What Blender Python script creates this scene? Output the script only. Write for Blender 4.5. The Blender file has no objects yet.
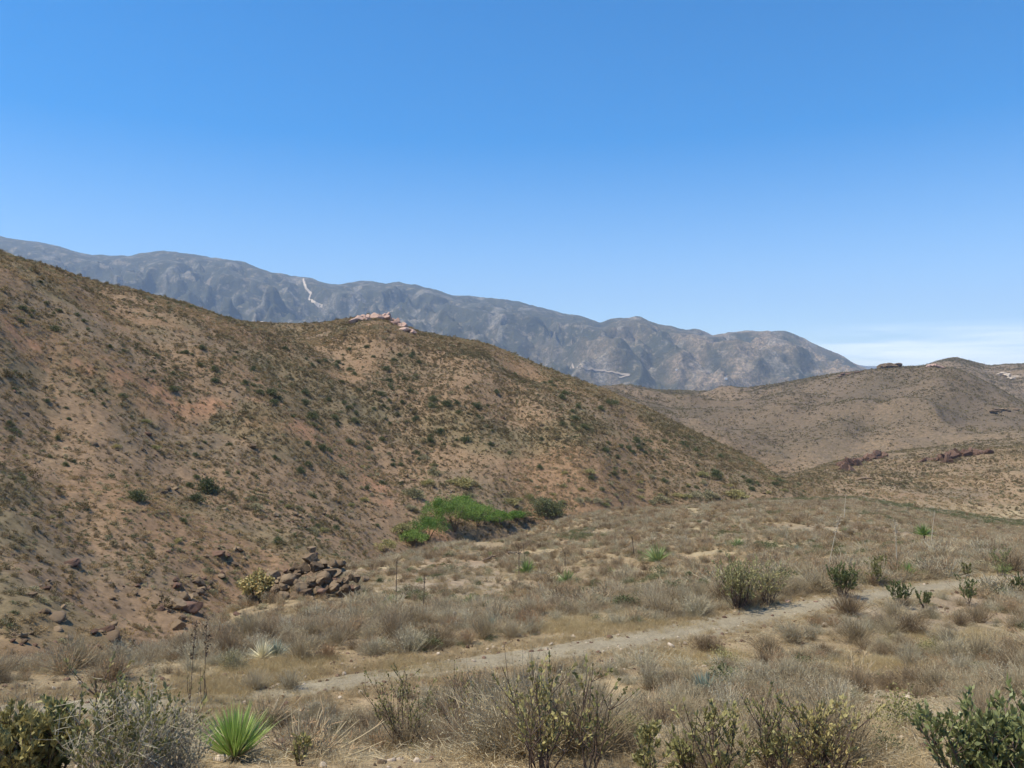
import bpy, math, random
import numpy as np
R_ = math.radians
rng = np.random.default_rng(7)
random.seed(7)
S = bpy.context.scene
COL = S.collection
F = 800.0; CX = 512.0; CY = 384.0; EYE = 1.65

# ------------------------------------------------------------------ scene, camera, light
S.render.engine = 'CYCLES'
S.cycles.use_denoising = True
try: S.cycles.denoiser = 'OPENIMAGEDENOISE'
except Exception: pass
S.cycles.max_bounces = 5; S.cycles.diffuse_bounces = 3; S.cycles.transmission_bounces = 3
S.cycles.volume_bounces = 1; S.cycles.transparent_max_bounces = 8
S.cycles.use_adaptive_sampling = True; S.cycles.adaptive_threshold = 0.02
S.render.resolution_x = 1024; S.render.resolution_y = 768
S.view_settings.view_transform = 'Standard'; S.view_settings.look = 'None'
S.view_settings.gamma = 1.0; S.view_settings.exposure = EXPO = 0.43
cam = bpy.data.cameras.new('camera'); camo = bpy.data.objects.new('camera', cam)
COL.objects.link(camo); S.camera = camo
camo.location = (0, 0, EYE); camo.rotation_euler = (R_(90), 0, 0)
cam.sensor_width = 36; cam.lens = 36*F/1024; cam.clip_start = 0.05; cam.clip_end = 90000

SUN_AZ = R_(-104)          # measured from +Y towards +X
SUN_EL = R_(62)
sd = np.array([math.sin(SUN_AZ)*math.cos(SUN_EL), math.cos(SUN_AZ)*math.cos(SUN_EL), math.sin(SUN_EL)])
sun = bpy.data.lights.new('sun', 'SUN'); sun.energy = 5.0; sun.angle = R_(0.5); sun.color = (1, .92, .745)
suno = bpy.data.objects.new('sun', sun); COL.objects.link(suno)
from mathutils import Vector
suno.rotation_euler = Vector((-sd[0], -sd[1], -sd[2])).to_track_quat('-Z', 'Y').to_euler()
suno.location = (0, 0, 60)

# ------------------------------------------------------------------ node helpers
def nt_of(m):
    m.use_nodes = True; nt = m.node_tree; nt.nodes.clear(); return nt
class N:
    def __init__(s, nt): s.nt = nt
    def n(s, t, **k):
        nd = s.nt.nodes.new(t)
        for a, v in k.items():
            if a[0] == '_': nd.inputs[a[1:].replace('_', ' ')].default_value = v
            else: setattr(nd, a, v)
        return nd
    def l(s, a, b): s.nt.links.new(a, b)
    def noise(s, vec, scale, detail=4, rough=.55, dist=0):
        nd = s.n('ShaderNodeTexNoise'); nd.inputs['Scale'].default_value = scale
        nd.inputs['Detail'].default_value = detail; nd.inputs['Roughness'].default_value = rough
        nd.inputs['Distortion'].default_value = dist
        if vec is not None: s.l(vec, nd.inputs['Vector'])
        return nd.outputs['Fac']
    def ramp(s, fac, stops):
        nd = s.n('ShaderNodeValToRGB'); r = nd.color_ramp
        while len(r.elements) < len(stops): r.elements.new(.5)
        for e, (p, c) in zip(r.elements, stops):
            e.position = p; e.color = (*c, 1) if not isinstance(c, (int, float)) else (c, c, c, 1)
        s.l(fac, nd.inputs[0]); return nd.outputs[0]
    def mix(s, fac, a, b, mode='MIX'):
        nd = s.n('ShaderNodeMix', data_type='RGBA', blend_type=mode)
        for i, v in ((0, fac), (6, a), (7, b)):
            if isinstance(v, bpy.types.NodeSocket): s.l(v, nd.inputs[i])
            elif isinstance(v, (int, float)): nd.inputs[i].default_value = v
            else: nd.inputs[i].default_value = (*v, 1)
        return nd.outputs[2]
    def math(s, op, a, b=0.0, clamp=False):
        nd = s.n('ShaderNodeMath', operation=op, use_clamp=clamp)
        for i, v in ((0, a), (1, b)):
            if isinstance(v, bpy.types.NodeSocket): s.l(v, nd.inputs[i])
            else: nd.inputs[i].default_value = v
        return nd.outputs[0]

# ------------------------------------------------------------------ world sky with thin cloud
W = bpy.data.worlds.new('World'); S.world = W; W.use_nodes = True
w = N(W.node_tree); W.node_tree.nodes.clear()
sky = w.n('ShaderNodeTexSky'); sky.sky_type = 'NISHITA'; sky.sun_disc = False
sky.sun_elevation = SUN_EL; sky.sun_rotation = SUN_AZ
sky.altitude = 700; sky.air_density = 1.0; sky.dust_density = .15; sky.ozone_density = 6.0
tc = w.n('ShaderNodeTexCoord'); sep = w.n('ShaderNodeSeparateXYZ'); w.l(tc.outputs['Generated'], sep.inputs[0])
mp = w.n('ShaderNodeMapping'); mp.inputs['Scale'].default_value = (3.0, 3.0, 46.0); w.l(tc.outputs['Generated'], mp.inputs[0])
cn = w.noise(mp.outputs[0], 1.6, 6, .55, .25)
cm = w.ramp(cn, [(.34, 0.0), (.60, 1.0)])
zc = w.ramp(sep.outputs[2], [(.0, 1.0), (.050, 1.0), (.070, 0.0)])
azx = w.n('ShaderNodeMath', operation='ARCTAN2'); w.l(sep.outputs[0], azx.inputs[0]); w.l(sep.outputs[1], azx.inputs[1])
am = w.ramp(w.math('MULTIPLY_ADD', azx.outputs[0], .5), [(0.0, 0.0), (1.0, 1.0)])
aw = w.n('ShaderNodeMapRange'); aw.inputs['From Min'].default_value = .30; aw.inputs['From Max'].default_value = .44
w.l(azx.outputs[0], aw.inputs['Value'])
mk = w.math('MULTIPLY', w.math('MULTIPLY', cm, zc), aw.outputs[0], True)
mk = w.math('MULTIPLY', mk, .42)
bg = w.n('ShaderNodeBackground'); bg.inputs['Strength'].default_value = .138
hs = w.n('ShaderNodeHueSaturation'); w.l(sky.outputs[0], hs.inputs['Color'])
sr = w.n('ShaderNodeMapRange'); w.l(sep.outputs[2], sr.inputs['Value'])
for k_, v_ in (('From Min', .03), ('From Max', .42), ('To Min', 1.0), ('To Max', 1.6)): sr.inputs[k_].default_value = v_
w.l(sr.outputs[0], hs.inputs['Saturation']); hs.inputs['Hue'].default_value = .497
cmx = w.mix(mk, hs.outputs[0], (13.5, 12.8, 12.2))
w.l(cmx, bg.inputs['Color'])
wo = w.n('ShaderNodeOutputWorld'); w.l(bg.outputs[0], wo.inputs['Surface'])

# ------------------------------------------------------------------ numpy noise
def _h(ix, iy, s):
    h = (ix.astype(np.int64)*374761393 + iy.astype(np.int64)*668265263 + s*1442695041) & 0xffffffff
    h = ((h ^ (h >> 13))*1274126177) & 0xffffffff
    return ((h ^ (h >> 16)) & 0xffffff)/float(0x1000000)
def gn(x, y, s=0):
    x0 = np.floor(x); y0 = np.floor(y); fx = x-x0; fy = y-y0
    u = fx*fx*fx*(fx*(fx*6-15)+10); v = fy*fy*fy*(fy*(fy*6-15)+10)
    def g(i, j):
        a = _h(x0+i, y0+j, s)*6.2831853
        return np.cos(a)*(fx-i)+np.sin(a)*(fy-j)
    return ((g(0, 0)*(1-u)+g(1, 0)*u)*(1-v)+(g(0, 1)*(1-u)+g(1, 1)*u)*v)*1.5
def fbm(x, y, o=4, s=0, g=.5):
    r = 0; a = 1; t = 0
    for i in range(o):
        r = r+a*gn(x*2**i+i*17.3, y*2**i-i*9.1, s+i); t += a; a *= g
    return r/t*1.3
def ridged(x, y, o=5, s=0, g=.5):
    r = 0; a = 1; w_ = 1; t = 0
    for i in range(o):
        n = 1-np.abs(gn(x*2**i+i*11.7, y*2**i+i*5.3, s+i))*1.6
        n = np.clip(n, 0, 1)**1.6*w_
        w_ = np.clip(n*1.6, 0, 1); r = r+a*n; t += a; a *= g
    return r/t
def sstep(a, b, x):
    t = np.clip((x-a)/(b-a), 0, 1); return t*t*(3-2*t)

# ------------------------------------------------------------------ terrain: measured profile lines
def pchip(xk, yk, x):
    xk = np.asarray(xk, float); yk = np.asarray(yk, float)
    h = np.diff(xk); d = np.diff(yk)/h; m = np.zeros_like(yk)
    for i in range(1, len(xk)-1):
        if d[i-1]*d[i] > 0:
            w1 = 2*h[i]+h[i-1]; w2 = h[i]+2*h[i-1]
            m[i] = (w1+w2)/(w1/d[i-1]+w2/d[i])
    m[0] = d[0]; m[-1] = d[-1]
    x = np.clip(x, xk[0], xk[-1]); i = np.clip(np.searchsorted(xk, x)-1, 0, len(xk)-2)
    t = (x-xk[i])/h[i]
    return ((1+2*t)*(1-t)**2*yk[i]+t*(1-t)**2*h[i]*m[i]+t*t*(3-2*t)*yk[i+1]+t*t*(t-1)*h[i]*m[i+1])
def tab(rows):                       # (px, D, Y) rows -> functions
    p = [r[0] for r in rows]
    return (lambda x: pchip(p, [r[1] for r in rows], x)), (lambda x: pchip(p, [r[2] for r in rows], x))
K = {}
K['road'] = [(-700,12,760),(-300,13,735),(0,15,713),(100,16,706),(200,17,700),(300,18.2,688),(430,19.8,669),(520,21,657),(600,22,645),(690,24,630),(760,26,616),(830,28,603),(900,30.5,592),(960,32.5,584),(1024,34,577),(1300,44,548),(1800,60,530)]
K['mid'] = [(-700,24,760),(-200,24,716),(0,24,700),(100,28,686),(200,38,654),(300,49,617),(400,56,604),(500,58,600),(600,58,590),(700,58,578),(800,58,564),(900,58,555),(1024,58,548),(1300,66,532),(1800,80,520)]
K['edge'] = [(-700,29,750),(-200,30,705),(0,31,691),(100,38,671),(150,45,653),(200,55,630),(250,67,602),(300,76,582),(350,90,562),(400,105,546),(450,122,532),(500,138,523),(540,150,517),(600,160,511),(700,180,506),(800,200,499),(850,208,499),(900,220,505),(1024,220,521),(1300,210,530),(1800,190,520)]
DROP = [(-700,4,0),(0,5.0,0),(200,5.6,0),(300,5.2,0),(350,5,0),(400,7,0),(450,9,0),(540,12,0),(700,14,0),(800,11,0),(900,6,0),(1024,4,0),(1800,4,0)]
K['slope'] = [(-700,70,470),(-200,90,415),(0,106,438),(100,118,458),(200,132,470),(300,155,466),(350,175,455),(400,196,448),(500,225,436),(600,238,450),(700,255,470),(780,262,487),(830,285,492),(900,310,486),(1024,300,486),(1300,290,470),(1800,260,440)]
K['crest'] = [(-700,190,60),(-300,205,175),(0,230,258),(60,252,275),(100,270,288),(150,295,299),(200,320,309),(250,345,318),(300,365,322),(340,368,320),(375,366,317),(400,362,325),(420,358,333),(440,354,337),(480,348,344),(520,342,358),(560,336,374),(600,330,388),(650,320,411),(700,310,437),(750,300,462),(785,295,481),(815,340,474),(850,410,464),(900,430,456),(960,420,451),(1024,400,449),(1300,380,420),(1800,350,380)]
K['back'] = [(-700,330,150),(0,420,330),(300,560,368),(400,560,372),(500,560,395),(600,580,425),(700,610,452),(785,600,468),(850,610,455),(900,620,448),(1024,580,440),(1300,520,420),(1800,500,390)]
K['mhill'] = [(-700,900,300),(0,1300,370),(400,1500,388),(560,1500,391),(600,1500,390),(650,1500,390.5),(700,1500,391.5),(735,1480,391.5),(760,1420,388),(780,1350,384),(820,1220,376),(850,1120,371.5),(880,1060,368),(905,1020,366.5),(930,1000,365.5),(950,985,368.5),(965,970,373),(980,955,380),(1000,930,391),(1024,900,404),(1100,880,425),(1300,850,430),(1800,800,400)]
K['mback'] = [(-700,1300,320),(0,1700,385),(560,1950,402),(760,1800,402),(850,1550,390),(930,1450,382),(980,1400,393),(1024,1350,412),(1300,1300,440),(1800,1300,400)]
K['rhill'] = [(-700,1900,320),(0,2300,388),(600,2400,399),(800,2300,393),(860,2150,384),(900,2000,373),(925,1900,365),(940,1860,360),(955,1850,357),(975,1850,363),(990,1850,367),(1005,1850,365),(1024,1850,363),(1100,1850,350),(1300,1850,345),(1800,1800,330)]
K['basin'] = [(-700,2700,350),(0,3000,390),(600,3000,399),(900,3000,395),(1024,3000,393),(1800,3000,380)]
K['foot'] = [(-700,4200,330),(0,4400,335),(300,4300,352),(450,4200,368),(550,4200,378),(620,4200,384),(700,4200,388),(800,4300,389),(870,4400,388),(1000,4500,388),(1800,4500,384)]
K['mslope'] = [(-700,5600,260),(0,5600,282),(200,5600,300),(300,5500,312),(450,5300,328),(560,5200,340),(635,5100,342),(700,5100,346),(780,5100,347),(840,5200,368),(900,5300,386),(1800,5500,384)]
K['ridge'] = [(-700,7600,205),(-200,7600,222),(-60,7600,228),(0,7500,236),(30,7500,240),(60,7450,246),(90,7400,254),(130,7400,255),(165,7300,251),(200,7300,254),(230,7200,259),(260,7200,268),(300,7100,277),(330,7100,283),(360,7200,282),(400,7300,281.5),(425,7300,287),(450,7400,294),(470,7500,296.5),(500,7500,299),(530,7500,303),(560,7400,312),(580,7200,315),(600,6900,321),(615,6700,318),(626,6550,317),(635,6500,313.5),(643,6500,317),(655,6500,321),(680,6500,328),(697,6500,327.5),(712,6500,333.5),(740,6500,330),(770,6400,330),(785,6400,331),(800,6400,338),(820,6400,346),(845,6400,356),(870,6400,370),(890,6400,382),(1000,6500,386),(1800,7000,384)]
K['far'] = [(-700,10000,340),(0,10000,350),(600,10000,375),(900,9500,387),(1800,10000,387)]
order = ['road','mid','edge','gully','slope','crest','back','mhill','mback','rhill','basin','foot','mslope','ridge','far']
PXG = np.arange(-1000, 2021, 4.0); TG = np.linspace(math.log(.4), math.log(26000), 1700)
def zY(D, Y): return EYE+D*(CY-Y)/F
DK = {}; ZK = {}
for k, rows in K.items():
    fd, fy = tab(rows); DK[k] = fd(PXG)
    ZK[k] = zY(DK[k], np.interp(PXG, [r[0] for r in rows], [r[2] for r in rows]) if k in ('ridge', 'rhill') else fy(PXG))
DK['gully'] = DK['edge']*1.14+2; ZK['gully'] = ZK['edge']-tab(DROP)[0](PXG)
ZG = np.zeros((len(PXG), len(TG)))
for i in range(len(PXG)):
    dr, zr = DK['road'][i], ZK['road'][i]
    D = [.4, 1.2, 7.0, dr-1.7, dr+1.6]; Z = [0, -.12, -1.72, zr, zr-.05]
    for k in order[1:]: D.append(DK[k][i]); Z.append(ZK[k][i])
    D.append(26000); Z.append(-260)
    ZG[i] = pchip(np.log(D), Z, TG)
DKL = {k: np.log(DK[k]) for k in DK}
def bil(px, t):
    a = np.clip((px-PXG[0])/4.0, 0, len(PXG)-1.001); b = np.clip((t-TG[0])/(TG[1]-TG[0]), 0, len(TG)-1.001)
    i = a.astype(int); j = b.astype(int); u = a-i; v = b-j
    return (ZG[i, j]*(1-u)+ZG[i+1, j]*u)*(1-v)+(ZG[i, j+1]*(1-u)+ZG[i+1, j+1]*u)*v
def P3(px, D, Y=None):
    return np.array([(px-CX)/F*D, D, EYE if Y is None else zY(D, Y)])
# side draws cut into the hills: (px, D) polylines, half width, depth
DRAWS = [([(285,330),(330,270),(375,215),(405,170),(425,140)], 24, 8.0),
         ([(120,230),(190,170),(250,120),(275,92)], 12, 2.4),
         ([(520,300),(520,250),(530,200)], 12, 4.0),
         ([(640,290),(640,250),(650,215)], 10, 3.0),
         ([(30,170),(60,110),(90,70)], 7, 2.2),
         ([(830,960),(800,800),(770,640)], 35, 9.0),
         ([(905,960),(890,820),(850,650)], 26, 12.0),
         ([(985,900),(960,760),(920,640)], 30, 8.0)]
SPURS = [[(430,7200),(500,6300),(570,5400),(620,4800)],[(310,7000),(345,6200),(410,5400),(440,4800)],[(200,7100),(235,6200),(300,5300)],[(60,7300),(110,6300),(150,5400)],[(500,7300),(560,6300),(640,5200)],
 [(580,7000),(600,6300),(650,5600),(690,4800)],[(635,6500),(690,5700),(745,4800)],[(712,6400),(760,5700),(800,4900)],[(785,6300),(820,5700),(850,4900)],[(740,6400),(770,5600),(775,4700)],[(130,7200),(180,6200),(190,5400)],
 [(250,7000),(265,6200),(245,5400)],[(370,7100),(385,6300),(470,5300)],[(825,6300),(860,5900),(885,5200)],[(0,7400),(30,6500),(60,5600)],[(615,6700),(625,6000),(600,5000)],[(460,7300),(440,6600),(520,5700)]]
def seg_dist(x, y, pts):
    best = np.full(x.shape, 1e9)
    for (a, b) in zip(pts[:-1], pts[1:]):
        dx, dy = b[0]-a[0], b[1]-a[1]; L = dx*dx+dy*dy
        t = np.clip(((x-a[0])*dx+(y-a[1])*dy)/L, 0, 1)
        best = np.minimum(best, np.hypot(x-a[0]-t*dx, y-a[1]-t*dy))
    return best
def H(x, y):
    x = np.asarray(x, float); y = np.asarray(y, float)
    if x.ndim > 1: return H(x.ravel(), y.ravel()).reshape(x.shape)
    x = np.asarray(x, float); y = np.asarray(y, float)
    R = np.maximum(np.hypot(x, y), .45); a = np.arctan2(x, y)
    ac = np.clip(a, -R_(61.5), R_(61.5)); px = CX+F*np.tan(ac); D = np.maximum(R*np.cos(ac), .42); t = np.log(D)
    z = bil(px, t)
    def K_(k): return np.interp(px, PXG, DKL[k])
    crest = np.ones_like(z)
    for k, s_, m_ in (('crest', .10, .12), ('mhill', .12, .10), ('rhill', .10, .12), ('ridge', .10, .08), ('edge', .10, .5)):
        crest = crest*(1-(1-m_)*np.exp(-((t-K_(k))/s_)**2))
    droad = np.abs(D-np.exp(K_('road'))); near_road = sstep(1.2, 4.0, droad)
    def add(mask, fn):
        i = np.nonzero(mask > 1e-4)[0]
        if len(i): z[i] += mask[i]*fn(x[i], y[i], i)
    # small ground unevenness
    add(near_road*sstep(600, 200, D), lambda X_, Y_, i: .05*fbm(X_/.9, Y_/.9, 3, 3)+.16*fbm(X_/5, Y_/5, 3, 5)*sstep(4, 10, D[i]))
    add(near_road*sstep(20, 60, D)*sstep(900, 400, D), lambda X_, Y_, i: .55*fbm(X_/22, Y_/22, 3, 8))
    # hills
    def hills(X_, Y_, i):
        wx = X_+12*fbm(X_/60, Y_/60, 2, 21); wy = Y_+12*fbm(X_/60+9, Y_/60, 2, 22)
        return 1.9*(ridged(wx/75, wy/95, 4, 30)-.42)+.8*fbm(X_/22, Y_/22, 3, 33)+.35*fbm(X_/3.5, Y_/3.5, 2, 35)*sstep(400, 200, D[i])
    add(sstep(0.0, .22, t-K_('gully'))*sstep(1100, 600, D)*crest, hills)
    def draws(X_, Y_, i):
        r = 0*X_
        for pts, wd, dp in DRAWS:
            pl = [((p-CX)/F*d, d) for p, d in pts]
            ds = seg_dist(X_+wd*.5*gn(X_/40, Y_/40, 40), Y_, pl)
            r -= dp*np.exp(-(ds/wd)**2)
        return r
    add(((D > 50) & (D < 1100)).astype(float), draws)
    def mids(X_, Y_, i):
        wx = X_+70*fbm(X_/260, Y_/260, 2, 51); wy = Y_+70*fbm(X_/260+5, Y_/260, 2, 52)
        return 30*(ridged(wx/300, wy/420, 4, 60)-.42)+6*fbm(X_/60, Y_/60, 3, 63)
    add(sstep(480, 800, D)*sstep(3400, 2600, D)*crest, mids)
    # mountains: spurs running down towards the basin
    hgt = np.clip((z+330)/800, 0.30, 1)
    def mts(X_, Y_, i):
        sp_ = 0*X_; xw = X_+120*fbm(X_/700, Y_/700, 3, 95)
        for pl in SPURS: sp_ = np.maximum(sp_, np.exp(-(seg_dist(xw, Y_, [((p-CX)/F*d, d) for p, d in pl])/185)**2))
        wx = X_+260*fbm(X_/900, Y_/900, 3, 71)+.28*(Y_-5000); wy = Y_+300*fbm(X_/900+5, Y_/900, 2, 72)
        return hgt[i]*(230*(sp_-.75)+210*(ridged(wx/820, wy/1050, 6, 80, .55)-.65)+170*(ridged(wx/330-.2*wy/330, wy/420, 4, 88, .55)-.5)+50*fbm(X_/120, Y_/120, 3, 83))+18*fbm(X_/260, Y_/260, 4, 84)
    add(sstep(3300, 4300, D)*sstep(12000, 8500, D)*crest, mts)
    z = z+26*fbm(x/280, y/500, 3, 85)*(D > 5500)*(D < 9000)*sstep(0.25, .0, np.abs(t-K_('ridge')))
    # no spur stands higher than the sight line over the main ridge
    zr = np.interp(px, PXG, ZK['ridge']); dr = np.interp(px, PXG, DK['ridge'])
    lim = EYE+(zr-EYE)/dr*D*(1-.16*sstep(0.0, .25, K_('ridge')-t))
    far_ = (D > 3200)
    k_ = 4.0
    lim = lim+26*fbm(x/280, y/500, 4, 85)
    z = np.where(far_, -k_*np.logaddexp(-z/k_, -lim/k_)+0, z)
    # low ground everywhere behind the camera
    bk = sstep(R_(95), R_(150), np.abs(a))
    zb = 6*sstep(0, 60, R)+28*sstep(60, 400, R)+.06*fbm(x/1.1, y/1.1, 2, 90)*sstep(.5, 3, R)+12*fbm(x/150, y/150, 3, 91)*sstep(60, 300, R)
    return z*(1-bk)+zb*bk
def at(px, Y, Dmin=5.5, Dmax=9000):
    D = np.exp(np.linspace(math.log(Dmin), math.log(Dmax), 700)); x = (px-CX)/F*D
    ys = CY-(H(x, D)-EYE)*F/D
    i = int(np.argmax(ys <= Y))
    if ys[i] <= Y and i > 0:
        D = np.linspace(D[i-1], D[i], 40); x = (px-CX)/F*D; ys = CY-(H(x, D)-EYE)*F/D; i = int(np.argmax(ys <= Y))
    if ys[i] > Y: i = int(np.argmin(ys))
    return np.array([x[i], D[i], float(H(x[i:i+1], D[i:i+1])[0])])

# ------------------------------------------------------------------ object helpers
def tag(o, label=None, cat=None, group=None, kind=None):
    if label: o['label'] = label
    if cat: o['category'] = cat
    if group: o['group'] = group
    if kind: o['kind'] = kind
    return o
def mesh_np(name, V, Fc, mats, smooth=True, mi=None):
    me = bpy.data.meshes.new(name); V = np.asarray(V, np.float32)
    if isinstance(Fc, np.ndarray):
        nf, k = Fc.shape
        me.vertices.add(len(V)); me.vertices.foreach_set('co', V.ravel())
        me.loops.add(nf*k); me.loops.foreach_set('vertex_index', Fc.astype(np.int32).ravel())
        me.polygons.add(nf); me.polygons.foreach_set('loop_start', np.arange(0, nf*k, k, dtype=np.int32))
        me.polygons.foreach_set('loop_total', np.full(nf, k, np.int32))
        me.update(calc_edges=True)
    else:
        me.from_pydata(V.tolist(), [], Fc); me.update()
    for m in (mats if isinstance(mats, (list, tuple)) else [mats]): me.materials.append(m)
    me.polygons.foreach_set('use_smooth', np.full(len(me.polygons), smooth))
    if mi is not None: me.polygons.foreach_set('material_index', np.asarray(mi, np.int32))
    return me
def link(name, me, parent=None, loc=None):
    o = bpy.data.objects.new(name, me); COL.objects.link(o)
    if parent is not None: o.parent = parent
    if loc is not None: o.location = loc
    return o
def empty(name, loc=(0, 0, 0)):
    o = bpy.data.objects.new(name, None); o.empty_display_size = .2; COL.objects.link(o); o.location = loc; return o

# ------------------------------------------------------------------ materials
def mat_simple(name, stops, rough=.85, trans=0.0, nscale=8.0, spec=.2, bump=0.0, objrand=1.0):
    m = bpy.data.materials.new(name); n = N(nt_of(m))
    oi = n.n('ShaderNodeObjectInfo'); tcn = n.n('ShaderNodeTexCoord'); geo = n.n('ShaderNodeNewGeometry')
    isl = geo.outputs['Random Per Island']
    nz = n.noise(tcn.outputs['Object'], nscale, 3)
    f = n.math('ADD', n.math('MULTIPLY', oi.outputs['Random'], .62*objrand), n.math('MULTIPLY', isl, .22 if objrand else .0))
    f = n.math('ADD', f, n.math('MULTIPLY', n.math('SUBTRACT', nz, .3), .45))
    if not objrand: f = n.math('ADD', f, .25)
    c = n.ramp(f, stops)
    b = n.n('ShaderNodeBsdfPrincipled'); n.l(c, b.inputs['Base Color']); b.inputs['Roughness'].default_value = rough
    b.inputs['Specular IOR Level'].default_value = spec
    out = n.n('ShaderNodeOutputMaterial')
    if bump:
        bp = n.n('ShaderNodeBump'); bp.inputs['Strength'].default_value = bump; bp.inputs['Distance'].default_value = .05
        n.l(n.noise(tcn.outputs['Object'], nscale*3, 6, .65), bp.inputs['Height']); n.l(bp.outputs[0], b.inputs['Normal'])
    if trans:
        t = n.n('ShaderNodeBsdfTranslucent'); n.l(c, t.inputs[0]); mx = n.n('ShaderNodeMixShader'); mx.inputs[0].default_value = trans
        n.l(b.outputs[0], mx.inputs[1]); n.l(t.outputs[0], mx.inputs[2]); n.l(mx.outputs[0], out.inputs[0])
    else: n.l(b.outputs[0], out.inputs[0])
    return m
M = {}
M['twig'] = mat_simple('dry_twig', [(.1, (.22, .165, .09)), (.35, (.33, .26, .16)), (.6, (.46, .38, .24)), (.8, (.42, .35, .24)), (.95, (.46, .32, .15))], trans=.25)
M['twig_brown'] = mat_simple('brown_twig', [(.1, (.17, .12, .07)), (.5, (.28, .205, .125)), (.95, (.37, .285, .18))], trans=.25)
M['twig_rust'] = mat_simple('rusty_twig', [(.1, (.30, .16, .08)), (.5, (.40, .26, .15)), (.95, (.48, .38, .24))], trans=.2)
M['scrub_dark'] = mat_simple('dark_scrub', [(.05, (.13, .105, .055)), (.5, (.20, .155, .08)), (1, (.19, .17, .08))], trans=.25, nscale=2)
M['twig_grey'] = mat_simple('grey_twig', [(.1, (.31, .27, .18)), (.5, (.43, .38, .26)), (.95, (.55, .49, .36))], trans=.2)
M['scrub'] = mat_simple('hill_scrub', [(.05, (.22, .165, .075)), (.35, (.31, .215, .105)), (.6, (.38, .27, .14)), (.8, (.42, .33, .20)), (1, (.26, .24, .095))], trans=.35, nscale=2)
M['sage'] = mat_simple('sage_leaf', [(.1, (.22, .205, .105)), (.5, (.32, .285, .165)), (.95, (.40, .35, .22))], trans=.2)
M['leaf'] = mat_simple('green_leaf', [(.05, (.10, .125, .045)), (.4, (.165, .19, .07)), (.75, (.25, .26, .11)), (1, (.36, .30, .13))], rough=.45, spec=.4, trans=.22)
M['leaf_dull'] = mat_simple('dull_leaf', [(.05, (.18, .18, .065)), (.4, (.27, .25, .10)), (.8, (.40, .34, .14)), (1, (.42, .26, .11))], rough=.6, spec=.3, trans=.2)
M['leaf_lime'] = mat_simple('lime_leaf', [(.05, (.20, .21, .085)), (.4, (.31, .30, .13)), (.8, (.45, .41, .20)), (1, (.48, .38, .22))], rough=.6, trans=.25)
M['bushleaf'] = mat_simple('bush_leaf', [(.05, (.075, .09, .038)), (.5, (.115, .13, .055)), (1, (.17, .175, .08))], rough=.6, trans=.15, nscale=1.5)
M['willow'] = mat_simple('willow_leaf', [(.05, (.095, .17, .035)), (.5, (.16, .255, .05)), (1, (.25, .33, .09))], rough=.55, trans=.3, nscale=1.2)
M['straw'] = mat_simple('straw', [(.05, (.36, .27, .145)), (.5, (.48, .37, .215)), (1, (.58, .47, .30))], trans=.2)
M['yucca'] = mat_simple('yucca_blade', [(.05, (.13, .20, .05)), (.5, (.20, .28, .08)), (1, (.32, .37, .15))], rough=.4, spec=.4, trans=.15)
M['straw_gold'] = mat_simple('golden_straw', [(.05, (.40, .29, .14)), (.5, (.50, .39, .21)), (1, (.58, .47, .28))], trans=.25)
M['clump_green'] = mat_simple('bright_blade', [(.05, (.20, .33, .07)), (.5, (.34, .46, .12)), (1, (.52, .58, .26))], rough=.4, spec=.4, trans=.2)
M['yucca_blue'] = mat_simple('blue_yucca_blade', [(.05, (.16, .20, .15)), (.5, (.24, .29, .23)), (1, (.34, .37, .28))], rough=.5, trans=.1)
M['yucca_pale'] = mat_simple('pale_yucca_blade', [(.05, (.55, .46, .24)), (.5, (.70, .62, .38)), (1, (.78, .72, .52))], rough=.5, trans=.1)
M['stalk'] = mat_simple('dark_stalk', [(.1, (.07, .05, .038)), (.9, (.15, .11, .08))])
M['stalk_pale'] = mat_simple('pale_stalk', [(.1, (.36, .30, .22)), (.9, (.52, .45, .34))])
M['bark'] = mat_simple('branch_bark', [(.1, (.08, .055, .042)), (.9, (.17, .12, .095))], bump=.4)
M['deadwood'] = mat_simple('dead_wood', [(.1, (.20, .165, .13)), (.9, (.36, .31, .25))], bump=.3)
M['rock'] = mat_simple('brown_rock', [(.1, (.065, .045, .028)), (.5, (.14, .096, .060)), (1, (.26, .19, .12))], nscale=2.2, bump=.9, rough=.9)
M['rock_red'] = mat_simple('red_rock', [(.1, (.055, .032, .022)), (.5, (.115, .066, .046)), (1, (.20, .125, .09))], nscale=2.2, bump=.9, rough=.9)
M['rock_pale'] = mat_simple('pale_rock', [(.1, (.28, .22, .165)), (.5, (.42, .34, .26)), (1, (.55, .46, .36))], nscale=2.2, bump=.7, rough=.9)
M['rock_pink'] = mat_simple('pink_rock', [(.1, (.26, .16, .125)), (.5, (.38, .25, .20)), (1, (.47, .33, .265))], nscale=.3, bump=.9, rough=.9)

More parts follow.
